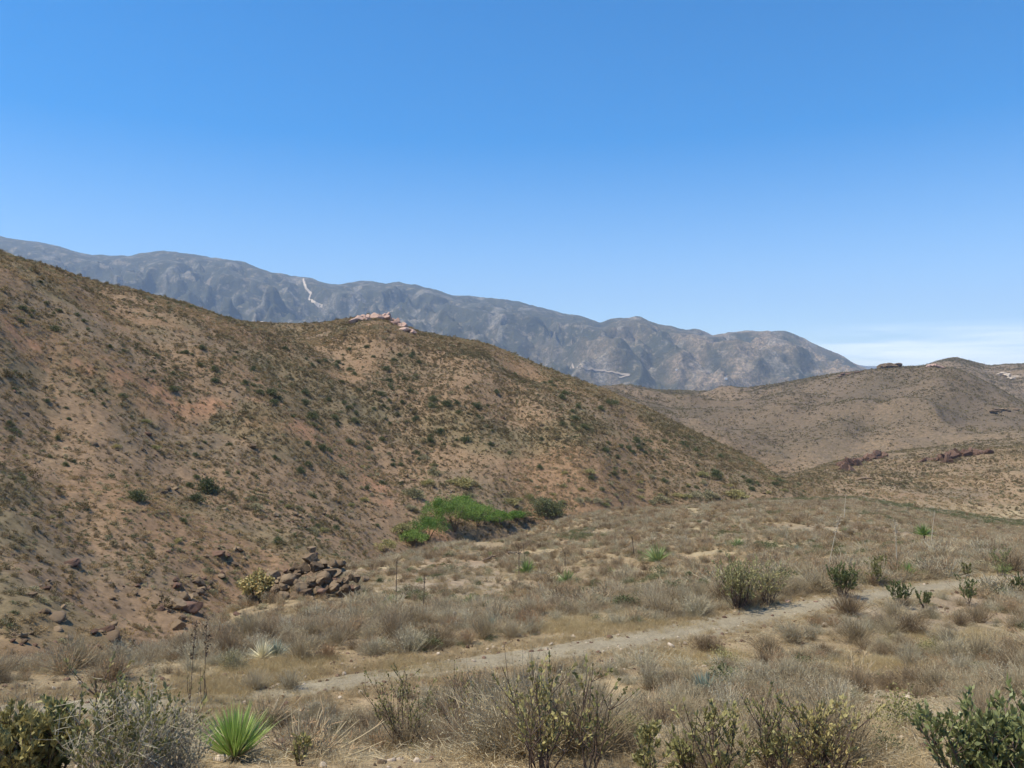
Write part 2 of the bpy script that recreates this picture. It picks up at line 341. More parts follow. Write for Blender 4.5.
# ground: macro colour comes from noise fields stored per vertex (soil, grass, scrub cover), fine grain from the shader
def mat_ground():
    m = bpy.data.materials.new('hill_ground'); n = N(nt_of(m))
    at_ = n.n('ShaderNodeAttribute'); at_.attribute_name = 'soil'; tcn = n.n('ShaderNodeTexCoord'); P = tcn.outputs['Object']
    a2 = n.n('ShaderNodeAttribute'); a2.attribute_name = 'zone'; sp = n.n('ShaderNodeSeparateColor'); n.l(a2.outputs['Color'], sp.inputs[0])
    near, mid, far = sp.outputs[0], sp.outputs[1], sp.outputs[2]
    base = at_.outputs['Color']
    f1 = n.noise(P, 1.1, 8, .7); f2 = n.noise(P, 14, 5, .7)
    g = n.ramp(f1, [(.3, .62), (.5, 1.0), (.72, 1.38)])
    base = n.mix(1.0, base, g, 'MULTIPLY')
    g2 = n.ramp(f2, [(.3, .68), (.5, 1.0), (.7, 1.32)])
    base = n.mix(near, base, n.mix(1.0, base, g2, 'MULTIPLY'))
    # scrub cover seen as specks on ground beyond the modelled shrubs
    s1 = n.noise(P, .42, 5, .75); s1m = n.ramp(s1, [(.46, 0.0), (.54, 1.0)])
    base = n.mix(n.math('MULTIPLY', s1m, n.math('MULTIPLY', mid, .62)), base, (.082, .068, .042))
    s2 = n.noise(P, .055, 8, .78); s2m = n.ramp(s2, [(.45, 0.0), (.52, 1.0)])
    base = n.mix(n.math('MULTIPLY', s2m, n.math('MULTIPLY', far, .72)), base, (.06, .06, .038))
    s3 = n.noise(P, .012, 9, .78); s3m = n.ramp(s3, [(.535, 0.0), (.60, 1.0)])
    base = n.mix(n.math('MULTIPLY', s3m, n.math('MULTIPLY', far, .50)), base, (.36, .28, .20))
    b = n.n('ShaderNodeBsdfPrincipled'); n.l(base, b.inputs['Base Color']); b.inputs['Roughness'].default_value = .95
    b.inputs['Specular IOR Level'].default_value = .1
    bp = n.n('ShaderNodeBump'); bp.inputs['Strength'].default_value = .55; bp.inputs['Distance'].default_value = .06
    n.l(n.math('ADD', n.noise(P, 9, 6, .7), n.math('MULTIPLY', n.noise(P, 1.3, 4, .6), 2.0)), bp.inputs['Height'])
    bp2 = n.n('ShaderNodeBump'); bp2.inputs['Distance'].default_value = 34.0
    n.l(n.math('MULTIPLY', far, .8), bp2.inputs['Strength']); n.l(n.noise(P, .02, 8, .65), bp2.inputs['Height']); n.l(bp.outputs[0], bp2.inputs['Normal'])
    n.l(bp2.outputs[0], b.inputs['Normal'])
    o = n.n('ShaderNodeOutputMaterial'); n.l(b.outputs[0], o.inputs[0]); return m
M['ground'] = mat_ground()
def mat_road():
    m = bpy.data.materials.new('dirt_road'); n = N(nt_of(m)); tcn = n.n('ShaderNodeTexCoord'); P = tcn.outputs['Object']
    c = n.ramp(n.noise(P, .9, 8, .7), [(.3, (.20, .165, .11)), (.5, (.25, .21, .145)), (.7, (.31, .265, .185))])
    c = n.mix(1.0, c, n.ramp(n.noise(P, 16, 6, .8), [(.3, .55), (.5, 1.0), (.7, 1.3)]), 'MULTIPLY')
    b = n.n('ShaderNodeBsdfPrincipled'); n.l(c, b.inputs['Base Color']); b.inputs['Roughness'].default_value = .95
    b.inputs['Specular IOR Level'].default_value = .1
    bp = n.n('ShaderNodeBump'); bp.inputs['Strength'].default_value = .6; bp.inputs['Distance'].default_value = .03
    n.l(n.noise(P, 12, 6, .7), bp.inputs['Height']); n.l(bp.outputs[0], b.inputs['Normal'])
    o = n.n('ShaderNodeOutputMaterial'); n.l(b.outputs[0], o.inputs[0]); return m
M['road'] = mat_road()

# ------------------------------------------------------------------ terrain mesh
az = [R_(-42)+i*R_(.09) for i in range(int(84/.09)+1)]
st = .09; a = az[-1]; side = []
while a < math.pi:
    st = min(st*1.12, 3.0); a += R_(st); side.append(a)
side = [s for s in side if s < math.pi-R_(1)]
azs = np.array(sorted([-s for s in side])+az+side)
lr = [math.log(.5)]
while lr[-1] < math.log(15000): lr.append(lr[-1]+(.0042 if 3600 < math.exp(lr[-1]) < 8000 else .0095))
RR = np.exp(np.array(lr))
AA, RG = np.meshgrid(azs, RR)
X = (RG*np.sin(AA)); Y = (RG*np.cos(AA)); Z = H(X, Y)
nr, na = X.shape
V = np.stack([X, Y, Z], -1).reshape(-1, 3)
idx = np.arange(nr*na).reshape(nr, na)
q = np.stack([idx[:-1, :], np.roll(idx, -1, 1)[:-1, :], np.roll(idx, -1, 1)[1:, :], idx[1:, :]], -1).reshape(-1, 4)
V = np.vstack([V, [[0, 0, float(H(np.array([0.]), np.array([.3]))[0])]]]); c = len(V)-1
cap = np.stack([np.full(na, c), np.roll(idx[0], -1), idx[0], idx[0]], -1)
me = mesh_np('ground', V, q[:, ::-1], M['ground'])
# colour fields
x, y = V[:, 0], V[:, 1]; D = np.maximum(y, .5); Rv = np.hypot(x, y); px = CX+F*x/np.maximum(y, .3); px = np.clip(px, -900, 1900)
def field(x, y, D, px):
    L = np.log(np.maximum(D, .5))
    n1 = fbm(x/9, y/9, 4, 101); n2 = fbm(x/28, y/28, 4, 102); n3 = fbm(x/90, y/90, 4, 103); n4 = fbm(x/3, y/3, 3, 104)
    return n1, n2, n3, n4
n1, n2, n3, n4 = field(x, y, D, px)
tan = np.array([.265, .20, .12]); red = np.array([.29, .185, .115]); straw = np.array([.36, .285, .17]); dk = np.array([.15, .12, .08]); gry = np.array([.24, .20, .15])
def lerp(A, B, w_): return A*(1-w_[:, None])+B*w_[:, None]
Cb = np.tile(tan, (len(V), 1))
Cb = lerp(Cb, np.tile(gry, (len(V), 1)), sstep(-.1, .4, n2)*.6)
Cb = lerp(Cb, np.tile(red, (len(V), 1)), sstep(.12, .5, fbm(x/16+40, y/16, 4, 105))*.4)
Cb = lerp(Cb, np.tile(straw, (len(V), 1)), sstep(.05, .4, n1)*.75)
tn = np.interp(px, PXG, DKL['gully']); hillm = sstep(0, .1, np.log(D)-tn)*sstep(900, 600, D)
Cb = lerp(Cb, np.tile(np.array([.22, .145, .088]), (len(V), 1)), hillm*(.9-.25*(px > 800)))
Cb = lerp(Cb, np.tile(dk, (len(V), 1)), hillm*sstep(-.05, .35, n2+.5*n3)*.5)
rz_ = sstep(.05, .35, fbm(x/42+7, y/42, 4, 131)); oz_ = sstep(.05, .35, fbm(x/36-9, y/36+3, 4, 132))
Cb = lerp(Cb, np.tile(np.array([.23, .13, .07]), (len(V), 1)), hillm*rz_*.35*(px < 790))
Cb = lerp(Cb, np.tile(np.array([.13, .12, .06]), (len(V), 1)), hillm*oz_*.4*(px < 790))
# reddish bared band that crosses the near hill
pr = [((p-CX)/F*d, d) for p, d in [(20, 150), (150, 165), (270, 185), (350, 190), (430, 170)]]
rb = np.exp(-(seg_dist(x, y, pr)/7)**2)*sstep(-.1, .4, n1+.3*n4)
Cb = lerp(Cb, np.tile(np.array([.36, .185, .105]), (len(V), 1)), rb*.65*hillm)
midm = sstep(450, 900, D)
Cb = lerp(Cb, np.tile(np.array([.205, .142, .095]), (len(V), 1)), midm*.85)
Cb = lerp(Cb, np.tile(np.array([.115, .09, .062]), (len(V), 1)), midm*sstep(-.05, .4, fbm(x/180, y/120, 4, 110))*.75)
cone = sstep(620, 760, D)*sstep(1250, 1050, D)*sstep(600, 760, px)*(1-.55*np.exp(-((px-885)/14.)**2))
Cb = lerp(Cb, np.tile(np.array([.135, .10, .07]), (len(V), 1)), cone*.6)
Cb = lerp(Cb, np.tile(np.array([.26, .19, .13]), (len(V), 1)), sstep(1250, 1450, D)*sstep(2900, 2400, D)*.6)
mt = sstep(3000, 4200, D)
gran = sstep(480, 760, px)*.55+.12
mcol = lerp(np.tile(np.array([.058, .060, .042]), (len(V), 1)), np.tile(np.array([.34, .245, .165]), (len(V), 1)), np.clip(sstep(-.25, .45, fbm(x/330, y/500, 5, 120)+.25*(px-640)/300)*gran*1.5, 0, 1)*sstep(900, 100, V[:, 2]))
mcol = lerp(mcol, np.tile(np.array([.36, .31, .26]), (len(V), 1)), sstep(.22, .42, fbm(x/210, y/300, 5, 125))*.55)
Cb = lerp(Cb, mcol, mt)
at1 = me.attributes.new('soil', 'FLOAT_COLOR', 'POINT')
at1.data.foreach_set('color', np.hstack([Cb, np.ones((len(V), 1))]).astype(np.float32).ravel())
zn = np.stack([sstep(120, 30, Rv), sstep(250, 500, D)*sstep(3800, 2500, D)+0*D, sstep(1800, 4200, D), np.ones_like(D)], -1)
at2 = me.attributes.new('zone', 'FLOAT_COLOR', 'POINT'); at2.data.foreach_set('color', zn.astype(np.float32).ravel())
ground = link('ground', me); tag(ground, kind='structure')
print('GROUND', len(V))
# ------------------------------------------------------------------ haze
def box_mesh(name, x0, x1, y0, y1, z0, z1, mat):
    V = [(x0,y0,z0),(x1,y0,z0),(x1,y1,z0),(x0,y1,z0),(x0,y0,z1),(x1,y0,z1),(x1,y1,z1),(x0,y1,z1)]
    return mesh_np(name, V, [(3,2,1,0),(4,5,6,7),(0,1,5,4),(1,2,6,5),(2,3,7,6),(3,0,4,7)], mat, smooth=False)
hm_ = bpy.data.materials.new('haze'); n = N(nt_of(hm_)); pv = n.n('ShaderNodeVolumePrincipled')
pv.inputs['Color'].default_value = (.54, .72, 1.0, 1); pv.inputs['Density'].default_value = HAZE = 6.2e-5
pv.inputs['Anisotropy'].default_value = .1
o_ = n.n('ShaderNodeOutputMaterial'); n.l(pv.outputs[0], o_.inputs['Volume'])
zmin = float(me.vertices and V[:, 2].min())
hz = link('haze', box_mesh('haze', -15600, 15600, -15600, 15600, zmin-2, 1750, hm_)); tag(hz, kind='stuff'); hz.display_type = 'WIRE'

# ------------------------------------------------------------------ plant geometry
def nrm(a): return a/np.maximum(np.linalg.norm(a, axis=-1, keepdims=True), 1e-9)
def rdir(n, tmin, tmax, g=None):
    g = g or rng; th = R_(1)*g.uniform(tmin, tmax, n); ph = g.uniform(0, 2*math.pi, n)
    return np.stack([np.sin(th)*np.cos(ph), np.sin(th)*np.sin(ph), np.cos(th)], -1)
def ribbons(P0, d, L, w, bend, segs=3, taper=.7, shape=None):
    n_ = len(P0); L = np.broadcast_to(L, n_); w = np.broadcast_to(w, n_)
    side = nrm(np.cross(d, rng.normal(size=(n_, 3))))
    rows = []
    for k in range(segs+1):
        t = k/segs; c = P0+d*(L*t)[:, None]+bend*t*t
        ww = w*(1-taper*t) if shape is None else w*shape[k]
        rows += [c-side*ww[:, None]/2, c+side*ww[:, None]/2]
    V = np.stack(rows, 1).reshape(-1, 3); m = 2*(segs+1); b = (np.arange(n_)*m)[:, None]
    Fq = np.concatenate([b+np.array([[2*k, 2*k+1, 2*k+3, 2*k+2]]) for k in range(segs)])
    return V, Fq
def leaves(P0, d, L, w):
    n_ = len(P0); L = np.broadcast_to(L, n_)[:, None]; w = np.broadcast_to(w, n_)[:, None]
    side = nrm(np.cross(d, rng.normal(size=(n_, 3)))); up = np.cross(side, d)
    V = np.stack([P0, P0+d*L*.5+side*w/2+up*w*.12, P0+d*L, P0+d*L*.5-side*w/2+up*w*.12], 1).reshape(-1, 3)
    return V, (np.arange(n_)*4)[:, None]+np.array([[0, 1, 2, 3]])
def tubes(paths, r0, r1, sides=5):
    Vs, Fs, o = [], [], 0
    for p, a, b in zip(paths, r0, r1):
        p = np.asarray(p); k = len(p); tg = nrm(np.gradient(p, axis=0))
        s = nrm(np.cross(tg, [.31, .17, .93])); u = np.cross(s, tg); r = np.linspace(a, b, k)
        an = np.arange(sides)*2*math.pi/sides
        ring = p[:, None]+(s[:, None]*np.cos(an)[None, :, None]+u[:, None]*np.sin(an)[None, :, None])*r[:, None, None]
        Vs.append(ring.reshape(-1, 3)); i = np.arange(sides); j = (i+1) % sides
        for q_ in range(k-1): Fs.append(np.stack([i+q_*sides, j+q_*sides, j+(q_+1)*sides, i+(q_+1)*sides], -1)+o)
        o += k*sides
    return np.vstack(Vs), np.vstack(Fs)
def cat(*parts):
    Vs, Fs, o = [], [], 0
    for V_, F_ in parts: Vs.append(V_); Fs.append(F_+o); o += len(V_)
    return np.vstack(Vs), np.vstack(Fs)
def dry_shrub(h, r, n1=400, n2=900, n3=500, ws=1.0, m1='twig', m2='twig', m3='twig'):
    d = rdir(n1, 2, 68); P0 = rng.normal(size=(n1, 3))*[r*.16, r*.16, 0]; L = h*rng.uniform(.55, 1.05, n1)*(1/(np.maximum(d[:, 2], .45))**.4)
    bend = np.stack([d[:, 0]*0, d[:, 1]*0, L*.18], -1)+rng.normal(size=(n1, 3))*.06*h
    st = ribbons(P0, d, L, .0075*ws, bend, 3, .6)
    k = rng.integers(0, n1, n2); t = rng.uniform(.35, 1, n2)[:, None]
    Pt = P0[k]+d[k]*L[k][:, None]*t+bend[k]*t*t
    tw = ribbons(Pt, nrm(d[k]+rng.normal(size=(n2, 3))*.55+[0, 0, .35]), h*rng.uniform(.12, .34, n2), .005*ws, rng.normal(size=(n2, 3))*.03*h, 2, .5)
    k = rng.integers(0, n1, n3); t = rng.uniform(.55, 1.08, n3)[:, None]
    Ps = P0[k]+d[k]*L[k][:, None]*t+bend[k]*t*t+rng.normal(size=(n3, 3))*.045*h
    sh = leaves(Ps, nrm(rng.normal(size=(n3, 3))), .022*ws**.5, .013*ws**.6)
    out = []
    for nm, g_, m_ in (('stem', st, m1), ('foliage', cat(tw, sh), m2)): out.append((nm, g_, m_))
    return out
def clump(h, r, nl, ls, nst=40, mleaf='scrub', mst='twig', ws=3.0, low=.0):
    # leaf tufts crowded at the ends of a few dozen stems
    nb = max(6, nl//45); d = rdir(nb, 0, 82); c = d*np.stack([np.full(nb, r), np.full(nb, r), np.full(nb, h)], -1)*rng.uniform(.45, .92, nb)[:, None]
    c[:, 2] = np.maximum(c[:, 2], h*(.12+low)); k = rng.integers(0, nb, nl)
    P0 = c[k]+rng.normal(size=(nl, 3))*np.array([r, r, h])*.15; P0[:, 2] = np.abs(P0[:, 2])+.02
    lf = leaves(P0, nrm(nrm(P0)+rng.normal(size=(nl, 3))*.8), ls*rng.uniform(.6, 1.3, nl), ls*.55)
    ds = rdir(nst, 0, 75); st = ribbons(rng.normal(size=(nst, 3))*[r*.1, r*.1, 0], ds, h*rng.uniform(.6, 1.1, nst), .006*ws, rng.normal(size=(nst, 3))*.08*h, 2, .6)
    return [('foliage', lf, mleaf), ('stem', st, mst)]
def leafy(h, sp, nst=9, nsub=5, nleaf=14, ll=.065, lw=.027, ml='leaf', mb='bark', lean=(0, 0), dead=0, r0=.009, tmin=.35):
    paths, ra, rb_, LP, LD = [], [], [], [], []
    for i in range(nst):
        th = rng.uniform(.05, 1)*sp/h; ph = rng.uniform(0, 6.283); hh = h*rng.uniform(.6, 1.05)
        b = np.array([rng.normal()*.05*h, rng.normal()*.05*h, -.05]); e = np.array([math.cos(ph)*th*hh+lean[0], math.sin(ph)*th*hh+lean[1], hh])
        c = (b+e)/2+np.array([math.cos(ph), math.sin(ph), 0])*.16*h*rng.uniform(-.2, 1)+rng.normal(size=3)*.03*h
        ts = np.linspace(0, 1, 7)[:, None]; p = (1-ts)**2*b+2*ts*(1-ts)*c+ts**2*e+rng.normal(size=(7, 3))*.008*h*ts
        paths.append(p); ra.append(r0*rng.uniform(.7, 1.2)); rb_.append(r0*.3)
        subs = [p]
        for j in range(nsub):
            q0 = p[rng.integers(2, 6)]; dd = nrm(np.array([rng.normal()*.8, rng.normal()*.8, 1.0])); LL = h*rng.uniform(.16, .38)
            ts2 = np.linspace(0, 1, 4)[:, None]; s_ = q0+dd*LL*ts2+np.array([0, 0, .2*LL])*ts2**2
            paths.append(s_); ra.append(r0*.4); rb_.append(r0*.2); subs.append(s_)
        for s_ in subs:
            k = rng.poisson(nleaf); f = rng.uniform(tmin, 1.02, k)**.7*(len(s_)-1); i0 = np.clip(f.astype(int), 0, len(s_)-2); u = (f-i0)[:, None]
            if rng.uniform() < dead: continue
            q_ = s_[i0]*(1-u)+s_[i0+1]*u; tgd = nrm(s_[i0+1]-s_[i0])
            LP.append(q_); LD.append(nrm(tgd*.9+rng.normal(size=(k, 3))*.45+[0, 0, .25]))
    out = [('branch', tubes(paths, ra, rb_, 4), mb)]
    if LP:
        LP = np.vstack(LP); LD = np.vstack(LD); out.append(('foliage', leaves(LP, LD, ll*rng.uniform(.6, 1.25, len(LP)), lw*rng.uniform(.7, 1.2, len(LP))), ml))
    return out
def rosette(nb, L, w, up=60, droop=.25, m='yucca', name='leaf_blade'):
    d = rdir(nb, 4, up+22); P0 = d*.03*[1, 1, 0]; LL = L*rng.uniform(.7, 1.05, nb)
    bend = np.stack([d[:, 0]*.08*L, d[:, 1]*.08*L, -LL*droop*(1-d[:, 2])], -1)
    return [(name, ribbons(P0, d, LL, w, bend, 4, 1, shape=[.8, 1, .8, .5, .04]), m)]
def stalk(h, r=.018, lean=(0, 0), head=True, m='stalk', sprays=26, hl=.35):
    ts = np.linspace(0, 1, 8)[:, None]; p = np.array([lean[0], lean[1], h])*ts+np.array([lean[0], lean[1], 0])*.3*(ts**2-ts)
    out = [('flower_stalk', tubes([p], [r], [r*.35], 6), m)]
    if head:
        P0 = p[-1]*0+np.stack([np.interp(np.linspace(1-hl, 1, sprays), ts[:, 0], p[:, k]) for k in range(3)], -1)
        d = nrm(rdir(sprays, 35, 85)); t1 = ribbons(P0, d, .16*h/3, .012, np.zeros((sprays, 3))+[0, 0, .03], 2, .4)
        k = rng.integers(0, sprays, sprays*4); lf = leaves(P0[k]+d[k]*rng.uniform(.03, .16, len(k))[:, None]*h/3, nrm(rng.normal(size=(len(k), 3))), .05, .03)
        out.append(('sprays', cat(t1, lf), m))
    return out
def ico(sub):
    import bmesh
    bm = bmesh.new(); bmesh.ops.create_icosphere(bm, subdivisions=sub, radius=1); V_ = np.array([v.co[:] for v in bm.verts]); F_ = np.array([[v.index for v in f.verts] for f in bm.faces]); bm.free(); return V_, F_
ICO = {k: ico(k) for k in (2, 3, 4)}
def boulder(seed, sub=3, cuts=11, sx=1, sy=1, sz=.75, rough=.05):
    g = np.random.default_rng(seed); V_, F_ = ICO[sub]; V_ = V_.copy()
    for i in range(cuts):
        n_ = g.normal(size=3); n_ /= np.linalg.norm(n_); d_ = g.uniform(.45, .82)
        V_ -= np.maximum(0, V_@n_-d_)[:, None]*n_
    V_ += nrm(V_)*(rough*fbm(V_[:, 0]*2.3+seed, V_[:, 1]*2.3+V_[:, 2]*1.7, 3, seed % 97))[:, None]
    return V_*[sx, sy, sz], F_

# ------------------------------------------------------------------ building things out of parts
def part_objs(parts, root):
    r = []
    for nm, (V_, F_), mk_ in parts:
        o = link(nm, mesh_np(nm, V_, F_, M[mk_], smooth=(nm not in ('rock_block',))), root); r.append(o)
    return r
def make(name, parts, loc, label, cat_, group=None, rz=0, sc=1.0):
    root = empty(name, loc); root.rotation_euler = (0, 0, rz)
    root.scale = (sc,)*3 if not isinstance(sc, tuple) else sc
    part_objs(parts, root); tag(root, label, cat_, group); return root
def dup(root, loc, rz=0, sc=1.0, label=None, group=None, cat_=None):
    r = root.copy(); COL.objects.link(r); r.location = loc; r.rotation_euler = (0, 0, rz)
    r.scale = (sc,)*3 if not isinstance(sc, tuple) else sc
    if label: r['label'] = label
    if group: r['group'] = group
    elif 'group' in r: del r['group']
    for ch in CH[root.name]:
        c_ = ch.copy(); COL.objects.link(c_); c_.parent = r
    return r
CH = {}
def proto(name, parts, cat_):          # first individual; later ones are copies of it
    root = empty(name); root['category'] = cat_; CH[root.name] = part_objs(parts, root); root['_used'] = 0; return root
def place(root, loc, rz, sc, label, group=None):
    if not root['_used']:
        root['_used'] = 1; root.location = loc; root.rotation_euler = (0, 0, rz); root.scale = (sc,)*3 if not isinstance(sc, tuple) else sc
        root['label'] = label
        if group: root['group'] = group
        return root
    return dup(root, loc, rz, sc, label, group)

# stuff: one object whose geometry nodes set shared plant meshes on measured points
def joined(name, parts):
    V_, F_ = cat(*[p[1] for p in parts]); mk_ = [p[2] for p in parts]; um = list(dict.fromkeys(mk_))
    mi = np.concatenate([np.full(len(p[1][1]), um.index(p[2])) for p in parts])
    return bpy.data.objects.new(name, mesh_np(name, V_, F_, [M[k] for k in um], smooth=True, mi=mi))
def stuff(name, protos, pts, scl, rotz, idx=None, tilt=.12, label=None):
    pc = bpy.data.collections.new(name+'_shapes')
    for p in protos: pc.objects.link(p)
    me_ = bpy.data.meshes.new(name); n_ = len(pts); me_.vertices.add(n_); me_.vertices.foreach_set('co', np.asarray(pts, np.float32).ravel())
    if np.ndim(scl) == 1: scl = np.repeat(np.asarray(scl)[:, None], 3, 1)
    rot = np.stack([rng.normal(size=n_)*tilt, rng.normal(size=n_)*tilt, rotz], -1)
    a_ = me_.attributes.new('scl', 'FLOAT_VECTOR', 'POINT'); a_.data.foreach_set('vector', np.asarray(scl, np.float32).ravel())
    a_ = me_.attributes.new('rot', 'FLOAT_VECTOR', 'POINT'); a_.data.foreach_set('vector', rot.astype(np.float32).ravel())
    if idx is None: idx = rng.integers(0, len(protos), n_)
    a_ = me_.attributes.new('idx', 'INT', 'POINT'); a_.data.foreach_set('value', np.asarray(idx, np.int32))
    o = link(name, me_); tag(o, kind='stuff')
    ng = bpy.data.node_groups.new(name, 'GeometryNodeTree')
    ng.interface.new_socket('Geometry', in_out='INPUT', socket_type='NodeSocketGeometry'); ng.interface.new_socket('Geometry', in_out='OUTPUT', socket_type='NodeSocketGeometry')
    gi = ng.nodes.new('NodeGroupInput'); go = ng.nodes.new('NodeGroupOutput'); mp_ = ng.nodes.new('GeometryNodeMeshToPoints'); ip = ng.nodes.new('GeometryNodeInstanceOnPoints'); ci = ng.nodes.new('GeometryNodeCollectionInfo')
    ci.inputs['Collection'].default_value = pc; ci.inputs['Separate Children'].default_value = True; ci.inputs['Reset Children'].default_value = True
    def na(nm, ty):
        q_ = ng.nodes.new('GeometryNodeInputNamedAttribute'); q_.data_type = ty; q_.inputs['Name'].default_value = nm; return q_.outputs['Attribute']
    L_ = ng.links.new; L_(gi.outputs[0], mp_.inputs[0]); L_(mp_.outputs[0], ip.inputs['Points']); L_(ci.outputs[0], ip.inputs['Instance']); ip.inputs['Pick Instance'].default_value = True
    L_(na('idx', 'INT'), ip.inputs['Instance Index']); L_(na('scl', 'FLOAT_VECTOR'), ip.inputs['Scale'])
    er = ng.nodes.new('FunctionNodeEulerToRotation'); L_(na('rot', 'FLOAT_VECTOR'), er.inputs[0]); L_(er.outputs[0], ip.inputs['Rotation']); L_(ip.outputs[0], go.inputs[0])
    md = o.modifiers.new('scatter', 'NODES'); md.node_group = ng
    if label: o['label'] = label
    return o
def lk(k, px): return np.interp(px, PXG, DK[k])
def road_clear(px, D, m=1.5): return np.abs(D-lk('road', px)) > m
def scatter(n_, D0, D1, p0=-80, p1=1104, keep=None):
    px = rng.uniform(p0, p1, n_); D = np.sqrt(rng.uniform(D0**2, D1**2, n_)); x = (px-CX)/F*D
    ok = road_clear(px, D)
    if keep is not None: ok &= rng.uniform(size=n_) < keep(px, D, x)
    px, D, x = px[ok], D[ok], x[ok]
    return np.stack([x, D, H(x, D)], -1), px
GA = lambda x, y, s, k, o=3: fbm(x/s, y/s, o, k)
lk_hw = lambda p: .62+.25*sstep(380, 760, p)
# ------------------------------------------------------------------ dirt track
cp = np.linspace(-420, 1500, 900); cD = lk('road', cp); cxy = np.stack([(cp-CX)/F*cD, cD], -1)
seg = np.r_[0, np.cumsum(np.hypot(*np.diff(cxy, axis=0).T))]; sN = int(seg[-1]/.16); s_ = np.linspace(0, seg[-1], sN)
rx = np.interp(s_, seg, cxy[:, 0]); ry = np.interp(s_, seg, cxy[:, 1]); tg = nrm(np.stack([np.gradient(rx), np.gradient(ry)], -1)); nn = np.stack([-tg[:, 1], tg[:, 0]], -1)
rpx = CX+F*rx/ry
hw = .46+.28*sstep(380, 760, rpx)
K2 = 15; rows = []
for k in range(K2):
    u = -1+2*k/(K2-1); e = abs(u)**6; wv = hw*(1+e*(.22*fbm(s_/1.3, s_*0+k*(u > 0), 3, 300+(u > 0))+.28*fbm(s_/.35, s_*0, 3, 303+(u > 0))))
    X_ = rx+nn[:, 0]*u*wv; Y_ = ry+nn[:, 1]*u*wv
    rows.append(np.stack([X_, Y_, H(X_, Y_)+.045*(1-e)+.004-.03*np.exp(-((abs(u)-.52)/.16)**2)], -1))
G_ = np.stack(rows, 1); ii = np.arange(sN*K2).reshape(sN, K2)
Fr = np.stack([ii[:-1, :-1], ii[:-1, 1:], ii[1:, 1:], ii[1:, :-1]], -1).reshape(-1, 4)
rd = link('dirt_road', mesh_np('dirt_road', G_.reshape(-1, 3), Fr[:, ::-1], M['road'])); tag(rd, kind='structure')

# ------------------------------------------------------------------ dry shrubs of the near slope
pr_dry = [proto('dry_shrub', dry_shrub(.55, .42), 'shrub'), proto('dry_shrub', dry_shrub(.5, .5, 380, 850, 400, 1.0, 'twig_brown', 'twig_brown'), 'shrub'), proto('dry_shrub', dry_shrub(.62, .4, 380, 1000, 700), 'shrub'), proto('dry_shrub', dry_shrub(.45, .45, 300, 900, 900, 1.0, 'twig', 'twig_rust'), 'shrub'), proto('dry_shrub', dry_shrub(.5, .42, 260, 1300, 500, .9, 'twig_brown', 'twig_grey'), 'shrub')]
# track colours
DRYL = 'low dry twiggy grey brown shrub on the slope around the dirt track'; DRYG = 'dry twiggy shrubs around the dirt track'
nd = 0
def bare(px, Yp):    # patches of open soil or short grass seen in the photograph
    b = 0
    for (cx_, cy_, rx_, ry_) in [(240, 752, 110, 22), (420, 765, 110, 12), (700, 735, 60, 14), (905, 715, 95, 28), (215, 697, 60, 10), (235, 768, 62, 34), (270, 660, 26, 16), (580, 628, 60, 10), (330, 668, 50, 10), (860, 668, 60, 10), (990, 640, 60, 12)]:
        b = max(b, math.exp(-(((px-cx_)/rx_)**2+((Yp-cy_)/ry_)**2)**2))
    return b
spots = []
big = [(365,735,.8),(385,722,.8),(412,752,.9),(436,725,.9),(480,735,1.0),(520,728,1.0),(533,757,1.1),(575,755,1.0),(600,728,.9),(620,720,.8),(480,700,.8),(530,698,.8),(570,690,.7),(640,720,.7),(720,770,.7),(760,765,.8),(800,768,.8),(840,762,.8),(690,765,.7),(375,748,.75),(400,752,.85),(425,738,.8),(445,756,1.0),(470,748,1.1),(492,756,1.15),(515,745,1.1),(540,752,1.0),(560,742,.9),(590,738,.85),(455,715,.9),(500,712,.9),(550,708,.8),(600,705,.8),
       (705,650,.9),(715,652,.7),(790,638,.8),(810,640,.7),(650,690,1.1),(672,688,.9),(690,690,.8),(765,690,1.0),(790,688,.9),(750,700,.8),(860,692,1.0),(885,690,.95),(910,688,.9),(935,690,.9),(835,690,.8),
       (290,690,.8),(310,735,.7),(300,742,.6),(255,690,.7),(340,640,.9),(310,640,.8),(370,642,.8),(20,745,.8),(-20,748,.9),(1000,690,.9),(1020,700,.8),(980,660,.9),(1010,655,1.0),(960,625,.8)]
for (p, Yv, s_) in big:
    s_ *= 1.0; q = at(p, Yv, 4); spots.append((q, s_*rng.uniform(.9, 1.1)))
cand, cpx = scatter(1500, 7.6, 40, -40, 1064, keep=lambda px, D, x: np.clip(.55+1.3*GA(x, D, 4, 501), .12, 1))
order_ = np.argsort(cand[:, 1])
taken = [s[0][:2] for s in spots]
for i in order_:
    if len(spots) >= 296: break
    q = cand[i]; Yp = CY-(q[2]-EYE)*F/q[1]
    if rng.uniform() < bare(cpx[i], Yp)*.97: continue
    if q[1] < 20 and rng.uniform() < .15: continue
    if cpx[i] > 520 and 0 < lk('road', cpx[i])-q[1] < 4.5 and rng.uniform() < .85: continue
    if min((q[0]-t[0])**2+(q[1]-t[1])**2 for t in taken) < .16: continue
    taken.append(q[:2]); spots.append((q, rng.choice([.75, 1.0, 1.25, 1.6], p=[.25, .35, .28, .12])*rng.uniform(.85, 1.1)*float(np.interp(q[1], [8, 16, 35], [.6, .72, .95]))))
DMAXI = max(s[0][1] for s in spots); print('individual shrubs', len(spots), 'to', DMAXI)
for j, (q, s_) in enumerate(spots):
    place(pr_dry[int(rng.choice(5, p=[.24, .26, .16, .14, .20]))], (q[0], q[1], q[2]-.03), rng.uniform(0, 6.28), (s_*rng.uniform(.9, 1.15), s_*rng.uniform(.9, 1.15), s_*rng.uniform(.8, 1.1)), DRYL, DRYG)

